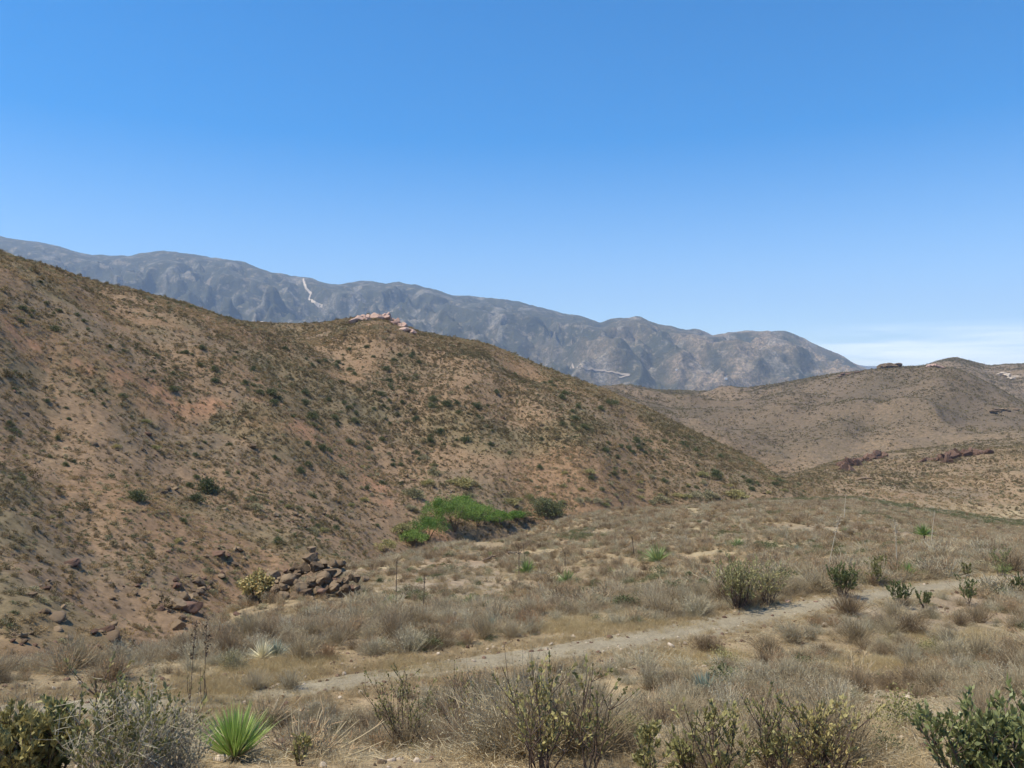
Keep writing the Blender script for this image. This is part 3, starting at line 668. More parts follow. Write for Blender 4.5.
# the rest of the bench: scrub past counting
mp_ = [joined('mid_shrub_b', dry_shrub(.5, .45, 90, 170, 160, 2.4, 'twig_brown', 'twig_brown')), joined('mid_shrub_c', dry_shrub(.55, .5, 80, 160, 200, 2.8, 'twig_grey', 'twig', 'twig')),
       joined('mid_shrub_d', clump(.45, .5, 420, .05, 30, 'sage', 'twig_grey', 2.5)), joined('mid_shrub_e', clump(.4, .5, 420, .05, 40, 'scrub', 'twig', 2.5)),
       joined('mid_shrub_f', dry_shrub(.6, .4, 100, 160, 60, 2.2, 'twig', 'twig_rust'))]
def bench_keep(px, D, x):
    on = (D < lk('edge', px)*1.02) & (D > 15)
    k_ = np.clip(.68+1.3*GA(x, D, 7, 510)+.4*GA(x, D, 30, 511), .10, 1)
    near_fill = np.where(D < DMAXI, np.where(px > -40, np.where(px < 1064, 0., 1.), 1.), 1.)
    return on*k_*near_fill
ppx_all = lambda p: CX+F*p[:, 0]/p[:, 1]
pts, ppx = scatter(115000, 12, 235, -260, 1284, bench_keep)
fp, fpx = scatter(50000, 7.5, 48, -60, 1084, lambda px, D, x: np.clip(.55+1.6*GA(x, D, 3.5, 512), .1, 1)*np.interp(D, [7, 14], [.35, .9]))
fY = CY-(fp[:, 2]-EYE)*F/fp[:, 1]; kb = np.array([rng.uniform() > bare(a_, b_) for a_, b_ in zip(fpx, fY)]); kb &= ~((fpx > 520) & (lk('road', fpx)-fp[:, 1] > 0) & (lk('road', fpx)-fp[:, 1] < 4) & (rng.uniform(size=len(fp)) < .8)); fp = fp[kb]; n0_ = len(pts); pts = np.vstack([pts, fp])
iid = rng.choice(5, len(pts), p=[.28, .24, .10, .16, .22])
olv = np.clip(GA(pts[:, 0], pts[:, 1], 16, 515)*1.5-.25, 0, .7)+.8*(ppx_all(pts) > 770)*(pts[:, 1] > lk('edge', ppx_all(pts))*.84)
iid = np.where(rng.uniform(size=len(pts)) < olv, 5, iid)
sc_ = rng.gamma(9, .095, len(pts))*np.interp(pts[:, 1], [40, 200], [.95, 1.1]); sc_[n0_:] *= rng.uniform(.3, .8, len(fp))
mp_.append(joined('mid_shrub_x', clump(.42, .5, 420, .05, 30, 'bushleaf', 'twig', 2.5)))
mp_ += [joined('mid_shrub_y', dry_shrub(.5, .45, 200, 420, 300, 1.0, 'twig_brown', 'twig')), joined('mid_shrub_z', dry_shrub(.45, .5, 180, 400, 300, 1.0, 'twig_grey', 'twig_grey'))]
iid[n0_:] = rng.choice([5, 6, 7, 4], len(fp), p=[.07, .47, .36, .10])
stuff('dry_scrub', mp_, pts-[0, 0, .04], np.stack([sc_*rng.uniform(.9, 1.4, len(pts)), sc_*rng.uniform(.9, 1.4, len(pts)), sc_*rng.uniform(.7, 1.0, len(pts))], -1), rng.uniform(0, 6.28, len(pts)), iid, label='dry grey and brown scrub covering the flat bench beyond the track')
print('scrub', len(pts))
# hillside scrub
hp = [joined('hill_shrub_a', clump(.5, .6, 130, .13, 12, 'scrub', 'twig', 6)), joined('hill_shrub_b', clump(.45, .65, 130, .13, 12, 'sage', 'twig', 6)),
      joined('hill_shrub_c', dry_shrub(.5, .55, 45, 60, 40, 5.5, 'twig_brown', 'twig_brown')), joined('hill_shrub_d', clump(.65, .6, 160, .14, 10, 'scrub_dark', 'stalk', 6)), joined('hill_shrub_e', clump(.5, .6, 150, .13, 10, 'bushleaf', 'stalk', 6))]
def hill_keep(px, D, x):
    on = (D > lk('gully', px)*.97) & (D < lk('crest', px)*1.12)
    return on*np.clip(.62+.7*GA(x, D, 10, 520)+.7*GA(x, D, 38, 521), .2, 1)*(1-.6*sstep(790, 860, px))*(1-.75*np.exp(-(seg_dist(x, D, pr)/7)**2)*sstep(-.1, .4, GA(x, D, 9, 101, 4)+.3*GA(x, D, 3, 104)))
pts, ppx = scatter(820000, 40, 440, -330, 1354, hill_keep)
gr = GA(pts[:, 0], pts[:, 1], 30, 530); u = rng.uniform(size=len(pts))-.35*sstep(.0, .3, GA(pts[:, 0]+7*42, pts[:, 1], 42, 131))+.3*sstep(.0, .3, GA(pts[:, 0]-9*36, pts[:, 1]+108, 36, 132))
iid = np.where(u < .42, 0, np.where(u < .55, 1, np.where(u < .74, 2, 3))); iid = np.where((gr > .10) & (rng.uniform(size=len(pts)) < .16), 4, iid)
sc_ = rng.gamma(3, .19, len(pts))*np.interp(pts[:, 1], [60, 300], [.7, 1.15])
stuff('hillside_scrub', hp, pts-[0, 0, .05], np.stack([sc_*1.15, sc_*1.15, sc_*rng.uniform(.6, 1.0, len(pts))], -1), rng.uniform(0, 6.28, len(pts)), iid, label='low brown and olive scrub covering the hillsides across the gully')
print('hill', len(pts))
def far_keep(px, D, x):
    on = (D > lk('crest', px)*1.05) & (px > 540)
    return on*np.clip(.55+.8*GA(x, D, 90, 540), .05, 1)
pts, ppx = scatter(260000, 320, 1900, 500, 1354, far_keep)
sc_ = rng.gamma(5, .16, len(pts))*np.interp(pts[:, 1], [400, 1500], [1.8, 3.6])
stuff('distant_scrub', [hp[0], hp[1], hp[3]] if False else [joined('far_shrub_b', clump(.5, .6, 60, .2, 5, 'scrub_dark', 'twig', 8)), joined('far_shrub_c', clump(.5, .6, 60, .2, 5, 'scrub_dark', 'twig', 8))], pts-[0, 0, .1], np.stack([sc_*1.2, sc_*1.2, sc_*.7], -1), rng.uniform(0, 6.28, len(pts)), label='scrub specks on the low hills beyond the valley')

# ------------------------------------------------------------------ dry grass and loose stones
def tuft(h, n_, r, w_=.0045, m_='straw'):
    d = rdir(n_, 3, 42); P0 = rng.normal(size=(n_, 3))*[r, r, 0]
    return [('blades', ribbons(P0, d, h*rng.uniform(.5, 1.1, n_), w_, np.stack([d[:, 0], d[:, 1], -.3+0*d[:, 0]], -1)*h*.35, 2, .8), m_)]
gp = [joined('tuft_b', tuft(.20, 70, .09)), joined('tuft_c', tuft(.30, 60, .08)), joined('tuft_d', tuft(.14, 90, .12))]
def gk(px, D, x):
    return (D < lk('edge', px))*np.clip(.28+1.6*GA(x, D, 5, 550)+.8*GA(x, D, 1.2, 551), .03, 1)
pts, ppx = scatter(60000, 4.5, 75, -150, 1174, gk)
pts2, _ = scatter(6500, 4.5, 12, -150, 1174, lambda px, D, x: np.clip(.5+1.6*GA(x, D, 1.0, 552), .05, 1)); pts = np.vstack([pts, pts2])
sc_ = rng.uniform(.5, 1.15, len(pts))*np.interp(pts[:, 1], [6, 60], [.6, 1.3])
stuff('dry_grass', gp, pts-[0, 0, .01], sc_, rng.uniform(0, 6.28, len(pts)), label='short straw coloured dry grass between the shrubs')
GPT = []
for (cx_, cy_, rx_, ry_, n_) in [(285, 668, 45, 6, 700), (215, 692, 55, 6, 700), (400, 668, 40, 5, 300), (575, 628, 45, 5, 700), (650, 622, 40, 5, 600), (880, 668, 70, 9, 1100), (860, 575, 40, 5, 300), (960, 640, 60, 8, 600), (700, 660, 40, 6, 300)]:
    for _ in range(n_//8):
        a_ = at(cx_+rng.normal()*rx_*.5, cy_+rng.normal()*ry_*.5, 5)
        for _ in range(4):
            xx = a_[0]+rng.normal()*.4; yy = a_[1]+rng.normal()*.5; GPT.append((xx, yy))
GPT = np.array(GPT); gg = [joined('gold_tuft_a', tuft(.24, 70, .09, .005, 'straw_gold')), joined('gold_tuft_b', tuft(.16, 90, .12, .005, 'straw_gold'))]
stuff('golden_grass', gg, np.stack([GPT[:, 0], GPT[:, 1], H(GPT[:, 0], GPT[:, 1])-.01], -1), rng.uniform(.5, 1.1, len(GPT)), rng.uniform(0, 6.28, len(GPT)), label='patches of golden dry grass beside the track')
gv = [joined('stone', [('s', boulder(900+i, 2, 8, .05, .04, .03), m_)]) for i, m_ in enumerate(['rock', 'rock_red', 'rock_pale', 'rock_red'])]
pts, _ = scatter(45000, 4.5, 34, -120, 1144, lambda px, D, x: np.clip(.35+1.5*GA(x, D, 2.5, 560), .03, 1)*np.interp(D, [5, 34], [1, .5]))
vn = 5200; vp = rng.uniform(-60, 1100, vn); ve = rng.choice([-1, 1], vn)*(lk_hw(vp)+rng.normal(size=vn)*.22); vD = lk('road', vp)+ve/np.maximum(.35, .8); vx = (vp-CX)/F*vD
stuff('verge_grass', gp, np.stack([vx, vD, H(vx, vD)+.005], -1), rng.uniform(.3, .75, vn), rng.uniform(0, 6.28, vn), label='sparse dry grass fringing both edges of the dirt track')
e = rng.uniform(-1.5, 1.5, 2600); p_ = rng.uniform(-60, 1100, 2600); Dr = lk('road', p_)+e; xs = (p_-CX)/F*Dr
pts = np.vstack([pts, np.stack([xs, Dr, H(xs, Dr)+.02], -1)])
stuff('gravel', gv, pts, rng.gamma(2.2, .28, len(pts)), rng.uniform(0, 6.28, len(pts)), tilt=.5, label='loose brown and red stones scattered on the soil')
rb_ = [joined('rubble_stone', [('s', boulder(930+i, 2, 9, .5, .4, .32), m_)]) for i, m_ in enumerate(['rock', 'rock_red', 'rock', 'rock'])]
pts, _ = scatter(26000, 45, 300, -200, 900, lambda px, D, x: ((D > lk('gully', px)*.95) & (D < lk('crest', px)))*np.clip(-.15+2.0*GA(x, D, 12, 570), 0, 1)*np.interp(D, [45, 130, 300], [1.2, .5, .12]))
stuff('rubble', rb_, pts-[0, 0, .05], rng.gamma(2.5, .26, len(pts)), rng.uniform(0, 6.28, len(pts)), tilt=.3, label='broken brown stones strewn over the near hillside')

lt = []
for i in range(3):
    P0 = rng.normal(size=(40, 3))*[.16, .16, 0]+[0, 0, .008]; d = nrm(rng.normal(size=(40, 3))*[1, 1, .12])
    lt.append(joined('litter_twig_'+'abc'[i], [('s', ribbons(P0, d, rng.uniform(.04, .16, 40), .005, np.zeros((40, 3)), 1, .3), ['twig_grey', 'straw', 'twig'][i])]))
pts, _ = scatter(16000, 4.5, 26, -120, 1144, lambda px, D, x: np.clip(.5+1.2*GA(x, D, 2, 563), .1, 1))
stuff('leaf_litter', lt, pts, rng.uniform(.6, 1.3, len(pts)), rng.uniform(0, 6.28, len(pts)), tilt=.05, label='dead twigs and litter lying on the soil')
# ------------------------------------------------------------------ boulders
bl = []
for i in range(6):
    m_ = ['rock', 'rock', 'rock_red', 'rock', 'rock_pale', 'rock_pink'][i]
    V_, F_ = boulder(40+i, 3, 12, 1, .8, .7, .09); o = link('boulder', mesh_np('boulder', V_, F_, M[m_], smooth=False)); o['_used'] = 0; bl.append(o)
def rock(px, Y_, size, label, group=None, kind=0, flat=1.0, sink=.25, q=None, cat_='boulder', name=None, rz=None, aspect=1.0):
    q = at(px, Y_) if q is None else q; s_ = size*q[1]/F/2   # size = width in pixels
    src = bl[kind]
    if not src['_used']: o = src; o['_used'] = 1
    else: o = src.copy(); COL.objects.link(o)
    if name: o.name = name
    o.location = (q[0], q[1], q[2]+s_*.6*flat*(1-2*sink)); o.scale = (s_*aspect, s_, s_*flat); o.rotation_euler = (rng.uniform(-.3, .3), rng.uniform(-.3, .3), rng.uniform(0, 6.28) if rz is None else rz)
    for k_ in ('label', 'group', 'category'):
        if k_ in o: del o[k_]
    tag(o, label, cat_, group); return o
PG = 'jumbled brown boulders of the pile beside the gully'; PL = 'one of the jumbled brown boulders heaped beside the gully'
PD = float(at(312, 596)[1])
def piled(px, Y_, size, up, kind, flat=.9):
    D_ = PD+.05*up-(Y_-585)*.10+rng.uniform(-.5, .5); q = np.array([(px-CX)/F*D_, D_, EYE+D_*(CY-(Y_-up*.95)+0)/F-size*.25*D_/F]); rock(px, Y_, size*1.3, PL, PG, kind, rng.uniform(.85, 1.25), q=q)
for (p, Y_, s_, up, k_) in [(309,578,17,22,0),(303,580,16,12,0),(316,580,14,14,1),(291,583,18,3,3),(300,588,15,2,0),(284,588,12,1,1),(312,586,16,6,0),(322,584,15,8,3),(330,582,14,9,1),(338,580,15,9,0),(328,588,14,1,0),(318,592,13,0,3),(307,593,13,0,1),(336,587,13,2,0),(345,583,11,3,1),(295,576,13,9,0),(287,579,12,4,3),(322,577,12,14,0),(333,575,13,14,0),(342,575,11,12,3),(312,572,10,24,1),(350,579,10,3,0),(357,580,9,2,1),(283,594,12,0,0),(293,596,11,0,3),(300,598,10,0,1),(325,597,9,0,0),(310,600,9,0,3),(340,593,8,0,1),(347,590,8,0,0),(276,590,9,0,3),(365,578,8,0,0),(273,597,9,0,1),(266,601,8,0,0)]:
    piled(p, Y_, s_, up, k_)
for _ in range(46):
    u_ = rng.uniform(-1, 1); hgt_ = max(.02, 1-abs(u_+.25))**.8*26; piled(316+u_*44, 594-rng.uniform(0, 10), rng.uniform(4, 12), rng.uniform(0, hgt_), int(rng.choice([0, 0, 1, 3, 2])))
# slabs on top of the pile
rock(331, 566, 34, 'long flat brown slab lying on top of the boulder pile', None, 0, .35, q=np.array([(333-CX)/F*(PD+2), PD+2, EYE+(PD+2)*(CY-571)/F]), rz=.1, aspect=1.0)
SG = 'brown rocks on the near hillside across the gully'; SL = 'weathered brown rock jutting from the near hillside across the gully'
cl = [(195,580,9,22,7),(180,610,10,14,12),(188,600,8,8,10),(108,632,8,14,5),(135,650,9,18,6),(70,565,7,14,4),(225,560,7,25,6),(235,548,5,20,4),(205,590,8,14,5),(160,600,6,30,12),(60,600,6,50,20),(40,640,7,40,12),(120,560,5,60,20),(140,660,8,14,4),(90,650,7,30,8),(250,600,6,20,8),(230,620,6,20,8),(168,492,6,12,3),(300,520,5,24,8),(270,450,4,60,25),(330,515,4,25,10),(395,480,4,25,12),(30,520,5,40,20),(10,655,9,10,6)]
cnt = 0
for (cx_, cy_, s_, rx_, ry_) in cl:
    for j in range(10):
        if cnt > 215: break
        rock(cx_+rng.normal()*rx_*.6, cy_+rng.normal()*ry_*.6, s_*rng.gamma(4, .28), SL, SG, int(rng.choice([0, 1, 2, 3])), rng.uniform(.6, .95), sink=.2); cnt += 1
# walls of the washed-out gully head
for (p, Y_, s_, k_, lb) in [(190,611,26,2,'largest dark red rock overhanging the washed out gully'),(178,628,20,0,'brown rock block at the foot of the gully overhang'),(198,586,20,0,'dark angular rock above the gully overhang'),(106,633,17,2,'dark red rock with a shadowed hollow low on the near hillside'),(121,652,16,0,'brown rock with a hollow beneath it, lowest on the near hillside'),(138,649,20,0,'broad dark rock beside the hollowed rock low on the near hillside'),(72,566,18,2,'reddish ledge rock in the middle of the near hillside'),(272,579,22,0,'dark block hanging over the pale wash beside the boulder pile')]:
    rock(p, Y_, s_, lb, None, k_, .9, sink=.15)
rock(283, 745, 22, 'rounded red brown rock beside the bright green clump', None, 2, .85, sink=.2)
rock(926, 750, 17, 'dark red angular rock lying on open soil by the leafy shrub', None, 2, .9, sink=.1)
rock(943, 693, 15, 'pink brown wedge rock behind the short grass patch', None, 5, .6, sink=.15)
rock(930, 712, 8, 'small pale stone on the soil in the short grass patch', None, 4, .7)
rock(908, 700, 8, 'small dark stone at the back of the short grass patch', None, 1, .7)
rock(546, 651, 9, 'small white stone on the lower edge of the track', None, 4, .7, sink=.1)
rock(281, 668, 6, 'small pale stone beside the straw patch near the pale yucca', None, 4, .8)
rock(655, 541, 13, 'pale flat stone far out on the bench', None, 4, .4)
rock(593, 566, 9, 'small reddish stone on the bench among shrubs', None, 2, .7)
for j in range(26):
    rock(765+rng.uniform(-30, 65)+0, 600+rng.normal()*2.2-(j % 5)*.8, rng.uniform(3.5, 9), 'pale stone in the low bank along the upper edge of the track', 'pale stones along the upper edge of the track', 4 if j % 3 else 5, .6, sink=.2, cat_='stone', name='stone')

def outcrop(name, label, blocks, mk_='rock', D0=250, rough=.12):
    q0 = at(blocks[0][0], blocks[0][1], D0, 2600); root = empty(name, tuple(q0)); tag(root, label, 'rock outcrop')
    i = 0
    for (bp, bY, bw, bh, rz) in blocks:
      nsub_ = max(2, int(bw/4))
      for jj in range(nsub_):
        i += 1; u_ = (jj+.5)/nsub_-.5
        p = bp+u_*bw*.9; Y_ = bY-u_*bw*.9*math.sin(rz)+rng.uniform(-.5, .5)*bh*.25; wpx = bw/nsub_*rng.uniform(1.8, 3.2); hpx = bh*rng.uniform(.5, 1.15)*(1-abs(u_)*.7)
        D_ = at(bp, bY, D0, 2600)[1]
        if abs(D_-q0[1]) > q0[1]*.3: D_ = q0[1]
        D_ *= 1+rng.uniform(-.006, .006); q = np.array([(p-CX)/F*D_, D_, 0]); zt = EYE+D_*(CY-Y_)/F; zg = float(H(q[:1], q[1:2])[0]); q[2] = zt if abs(zt-zg) < .012*D_ else zg
        V_, F_ = boulder(700+int(p)+i*7, 3, 14, 1, 1, 1, rough); sx_ = wpx*q[1]/F/2; sz_ = hpx*q[1]/F/2*1.75
        V_ = V_*[sx_, sx_*.9, sz_]; c_, s_ = math.cos(rz), math.sin(rz)
        V_ = np.stack([V_[:, 0]*c_-V_[:, 2]*s_, V_[:, 1], V_[:, 0]*s_+V_[:, 2]*c_], -1)+(q-q0)+[0, 0, sz_*.15]
        link('rock_block', mesh_np('rock_block', V_, F_, M[mk_], smooth=False), root)
outcrop('rock_outcrop', 'pink rock slabs cresting the saddle hill above the draw', [(374,318,34,7,-.05),(360,321,20,6,.1),(392,322,14,9,-.2),(387,320,8,12,0),(402,327,16,9,-.35),(409,332,14,7,-.3),(396,325,9,9,-.3)], 'rock_pink', 280)
outcrop('rock_outcrop', 'jagged dark red crags below the cone hill, left of the long ledge', [(850,466,24,11,.25),(862,462,20,10,.1),(874,459,18,10,0),(845,471,14,9,.3),(880,457,12,7,0)], 'rock_red', 300)
outcrop('rock_outcrop', 'long low dark ledge right of the jagged red crags', [(962,457,34,12,.1),(945,460,22,11,.3),(980,454,26,8,0),(948,463,12,11,0),(925,461,16,7,.35),(970,455,22,9,0)], 'rock_red', 300)
outcrop('rock_outcrop', 'thin black ledge at the far right of the cone hill foot', [(1012,410,16,3,0),(1000,409,12,2,0),(994,411,10,2,0)], 'rock', 450)
outcrop('rock_outcrop', 'grey boulder cap on the very top of the cone hill', [(889,366,15,5,0),(897,366,9,4,0),(884,367,8,4,0)], 'rock', 700)
outcrop('rock_outcrop', 'small pinkish knob on the cone hill crest right of the boulder cap', [(932,366,9,4,0),(938,367,8,3,-.2)], 'rock_pink', 700)
outcrop('rock_outcrop', 'pale boulders on the distant ridge behind the cone hill', [(1005,375,9,4,0),(1016,377,10,4,0),(1011,379,6,3,0)], 'rock_pale', 1000)
outcrop('rock_outcrop', 'reddish rock lip on the left shoulder of the cone hill', [(845,375,16,3,.15),(856,373,10,2,.1)], 'rock_red', 700)
outcrop('rock_outcrop', 'small dark ledge in the scrub below the jagged red crags', [(865,479,14,4,0),(872,480,8,3,0)], 'rock', 280)

# ------------------------------------------------------------------ green bushes
gb = [proto('green_bush', clump(1.0, 1.05, 1500, .13, 40, 'bushleaf', 'bark', 6), 'bush'), proto('green_bush', clump(.9, 1.1, 1300, .13, 40, 'bushleaf', 'bark', 6), 'bush')]
def bush(px, Y_, wpx, label, group=None, hf=1.0, k=None, src=None):
    q = at(px, Y_, 30); s_ = wpx*q[1]/F/2.0
    return place((src or gb)[rng.integers(0, 2) if k is None else k], (q[0], q[1], q[2]-.12*s_), rng.uniform(0, 6.28), (s_, s_*rng.uniform(.8, 1.1), s_*hf), label, group)
for a_ in [(208,492,30,'broad dark green bush, largest on the open near hillside'),(196,502,20,'olive bush just below the broadest bush of the near hillside'),(138,500,22,'round dark bush left of the broadest bush on the near hillside'),(278,545,17,'dark green bush above the boulder pile'),(245,384,10,'round dark bush under the skyline above the red band'),
           (548,514,30,'dark bush at the right end of the bright gully trees'),(20,322,9,'dark bush close under the left skyline'),(515,376,8,'single dark bush on the smooth right shoulder of the saddle hill')]:
    bush(*a_)
GBL = 'dark green bush dotted over the hillsides across the gully'; GBG = 'dark green bushes dotted over the hillsides'
zones = [((20,130,270,340),16,7),((100,260,340,400),34,7),((270,420,345,420),62,8),((300,460,400,470),45,9),((180,420,440,530),24,9),((0,140,380,480),18,9),((460,620,380,480),36,9),((600,800,440,492),46,9)]
for (x0, x1, y0, y1), n_, w_ in zones:
    for j in range(n_):
        for t_ in range(20):
            p = rng.uniform(x0, x1); Y_ = rng.uniform(y0, y1)
            if Y_ > np.interp(p, [0, 100, 200, 300, 370, 440, 520, 600, 700, 790], [270, 300, 318, 330, 326, 346, 368, 398, 448, 484]) and Y_ < np.interp(p, [0, 400, 500, 800], [560, 535, 505, 490]): break
        bush(p, Y_, w_*rng.gamma(8, .125), GBL, GBG, rng.uniform(.7, 1.0))
ob = [proto('olive_bush', clump(.75, 1.1, 1300, .13, 40, 'leaf_dull', 'bark', 6), 'bush'), proto('olive_bush', clump(.7, 1.0, 1300, .13, 40, 'sage', 'bark', 6), 'bush')]
for j in range(90):
    p = rng.uniform(395, 790) if j < 62 else rng.uniform(20, 380); top = np.interp(p, [20, 380, 395, 790], [395, 440, 452, 478]); bot = np.interp(p, [20, 200, 380, 395, 480, 540, 600, 790], [520, 560, 520, 508, 512, 511, 507, 494])
    bush(p, bot-(bot-top)*rng.beta(1.1, 2.2), 11*rng.gamma(8, .125), 'dull olive bush on the lower slopes running down to the gully', 'dull olive bushes on the lower slopes', rng.uniform(.7, 1), None, ob)
BG_ = 'small green bushes on the bench'; placed = 0
while placed < 60:
    p = rng.uniform(330, 1015); Y_ = rng.uniform(512, 625); q = at(p, Y_, 20)
    if q[1] < lk('road', p)+3 or q[1] > lk('edge', p) or GA(np.array([q[0]]), np.array([q[1]]), 12, 580)[0] < -.05+rng.uniform(-.2, .2): continue
    s_ = rng.uniform(.28, .62); placed += 1
    place(gb[rng.integers(0, 2)], (q[0], q[1], q[2]-.05), rng.uniform(0, 6.28), (s_, s_*rng.uniform(.8, 1.1), s_*rng.uniform(.6, .9)), 'small dark green bush among the dry scrub of the bench beyond the track', BG_)
# bright trees along the gully
def tree(px, Y_, wpx, hpx, label, mk_='willow', nl=5000):
    q = at(px, Y_, 60); wd = wpx*q[1]/F/2*1.2; ht = hpx*q[1]/F*.98
    paths, ra, rb2 = [], [], []
    for i in range(7):
        ph = rng.uniform(0, 6.28); rr = wd*rng.uniform(.2, .75); ts = np.linspace(0, 1, 6)[:, None]
        e_ = np.array([math.cos(ph)*rr, math.sin(ph)*rr, ht*rng.uniform(.55, .9)]); paths.append(np.array([0, 0, -.2])*(1-ts)+e_*ts+np.array([0, 0, .3*ht])*(ts-ts**2)); ra.append(.07 if i else .13); rb2.append(.02)
    nb = 64; d = rdir(nb, 0, 100); c_ = d*[wd, wd, ht*.5]*rng.uniform(.45, .95, nb)[:, None]+[0, 0, ht*.52]
    k = rng.integers(0, nb, nl); P0 = c_[k]+rng.normal(size=(nl, 3))*[wd*.095, wd*.095, ht*.075]; P0[:, 2] = np.maximum(P0[:, 2], .05)
    lf = leaves(P0, nrm(rng.normal(size=(nl, 3))+[0, 0, .3]), .26*rng.uniform(.6, 1.3, nl), .14)
    root = empty('tree', (q[0], q[1], q[2]-.1)); tag(root, label, 'tree'); link('trunk', mesh_np('trunk', *tubes(paths, ra, rb2, 6), M['bark']), root); link('crown', mesh_np('crown', *lf, M[mk_]), root)
for a_ in [(455,532,50,34,'broad bright green tree in the middle of the gully grove'),(428,541,42,24,'bright green tree at the left of the gully grove, near the bench edge'),(477,527,40,22,'deep green tree right of the broadest gully tree'),(440,524,34,26,'light green tree behind the broadest gully tree'),(499,524,26,13,'small yellow green tree trailing right of the gully grove'),(516,520,18,9,'last small tree at the right tip of the gully grove'),(413,545,28,14,'low green tree at the lower left tip of the gully grove'),(463,512,26,16,'pale green tree at the top of the gully grove')]:
    tree(*a_)
for (p_, Y2, w2, h2, l2) in [(402,536,20,12,'olive tree above the left end of the gully grove'),(482,516,24,12,'small olive tree on the upper side of the grove'),(524,519,14,8,'small dull green tree between the grove tip and the dark tree')]: tree(p_, Y2, w2, h2, l2, 'leaf_dull', 2200)
tree(386, 552, 26, 12, 'low yellow green thicket tree left of the gully grove', 'leaf_dull', 1500)
tree(540, 517, 34, 20, 'dark grey green tree at the right end of the grove', 'bushleaf', 2000)
tree(257, 603, 32, 30, 'dull green broom-like tree filling the wash beside the boulder pile', 'leaf_dull', 3000)
tree(560, 516, 26, 14, 'low dark tree beyond the grove against the brown slope', 'bushleaf', 1400)

# ------------------------------------------------------------------ yuccas
def yucca(px, Y_, wpx, label, kind='green', st=None, head=True, lean=(0, 0), pale=False, trunk=0, up=60):
    q = at(px, Y_, 4.5); L_ = 1.4*wpx*q[1]/F/2
    mk_ = {'green': 'yucca', 'blue': 'yucca_blue', 'pale': 'yucca_pale', 'dull': 'leaf_dull'}[kind]
    parts = rosette(150 if wpx > 14 else 80, L_*1.15, max(.022, L_*.045), up, .25, mk_)
    if trunk:
        parts = [(a_, (b_[0]+[0, 0, trunk], b_[1]), c_) for a_, b_, c_ in parts]+[('trunk', tubes([np.array([[0, 0, -.1], [0, 0, trunk/2], [0, 0, trunk]])], [.09], [.08], 7), 'stalk')]
    if st: parts += stalk(st*q[1]/F, max(.02, .00045*q[1]), (lean[0]*q[1]/F, 0), head, 'stalk_pale' if pale else 'stalk')
    return make('yucca', parts, tuple(q-[0, 0, .02]), label, 'yucca')
# bright green clump at the bottom
q = at(235, 760, 4.5); print('CLUMP', q)
make('yucca', rosette(330, .52, .015, 24, .30, 'clump_green')+rosette(140, .36, .012, 52, .5, 'straw', 'dry_leaves'), tuple(q), 'bright green spiky clump at the bottom beside the red brown rock', 'yucca')
yucca(262, 658, 26, 'pale straw yellow dying yucca beside the blue green one', 'pale'); yucca(277, 656, 24, 'blue green yucca right of the pale dying one', 'blue')
yucca(705, 696, 34, 'blue grey yucca in the shrubs between two dry thickets', 'blue', up=45)
for a_ in [((526,573,20,'yucca with a dark stalk and a dead log behind it','green'),dict(st=30, lean=(-3, 0))),((567,583,20,'round green yucca without stalk on the middle bench','green'),{}),((391,606,17,'green yucca on the bench right of the dark red soil','green'),{}),((470,604,14,'green yucca in the shrubs above the track, left of the pale stone','green'),{}),
           ((658,562,26,'wide green yucca with a pale dry head','green'),dict(st=14, pale=True)),((737,546,14,'small round green yucca on the upper bench','green'),{}),((797,552,12,'small grey green yucca on the upper bench','blue'),{}),((907,577,22,'bright green yucca on the upper edge of the track','green'),{}),
           ((924,545,17,'tufted yucca held high on a dark trunk','green'),dict(trunk=.9)),((1003,573,16,'pale green yucca at the far right above the track','green'),{}),((352,618,18,'grey green yucca by the red soil patch','blue'),{}),((367,620,12,'dark green yucca beside the grey green one','green'),{}),((383,622,16,'dull blue yucca left of the tallest dark stalk','blue'),{}),
           ((492,628,16,'dull green yucca near the track under the middle shrubs','blue'),{}),((420,582,9,'small yellow green yucca high on the bench','green'),{}),((610,574,12,'small dark yucca on the middle bench','green'),{}),((640,556,10,'small green yucca left of the wide yucca','green'),{}),((715,541,9,'tiny dark green yucca on the upper bench','green'),{}),((490,557,9,'small green yucca by the dead log','green'),{}),
           ((635,623,12,'small bright yucca at the upper edge of the track','green'),{}),((845,533,8,'tiny yucca under the band of olive shrubs','green'),{}),((436,552,8,'tiny green yucca near the bench rim','green'),{})]:
    yucca(*a_[0], **a_[1])
def stalk_thing(px, Y_, hpx, lean, label, mk_='stalk', head=True, hl=.3, r=None):
    q = at(px, Y_, 4.5); s_ = q[1]/F
    pt = stalk(hpx*s_, (r or max(.02, (.00075 if mk_ == 'stalk_pale' else .0007)*q[1])), (lean*s_, 0), head, mk_, hl=hl)
    pt += [('leaves', rosette(40, .28, .02, 60, .5, 'stalk_pale')[0][1], 'stalk_pale')]
    make('dry_yucca_stalk', pt, tuple(q-[0, 0, .03]), label, 'dead yucca')
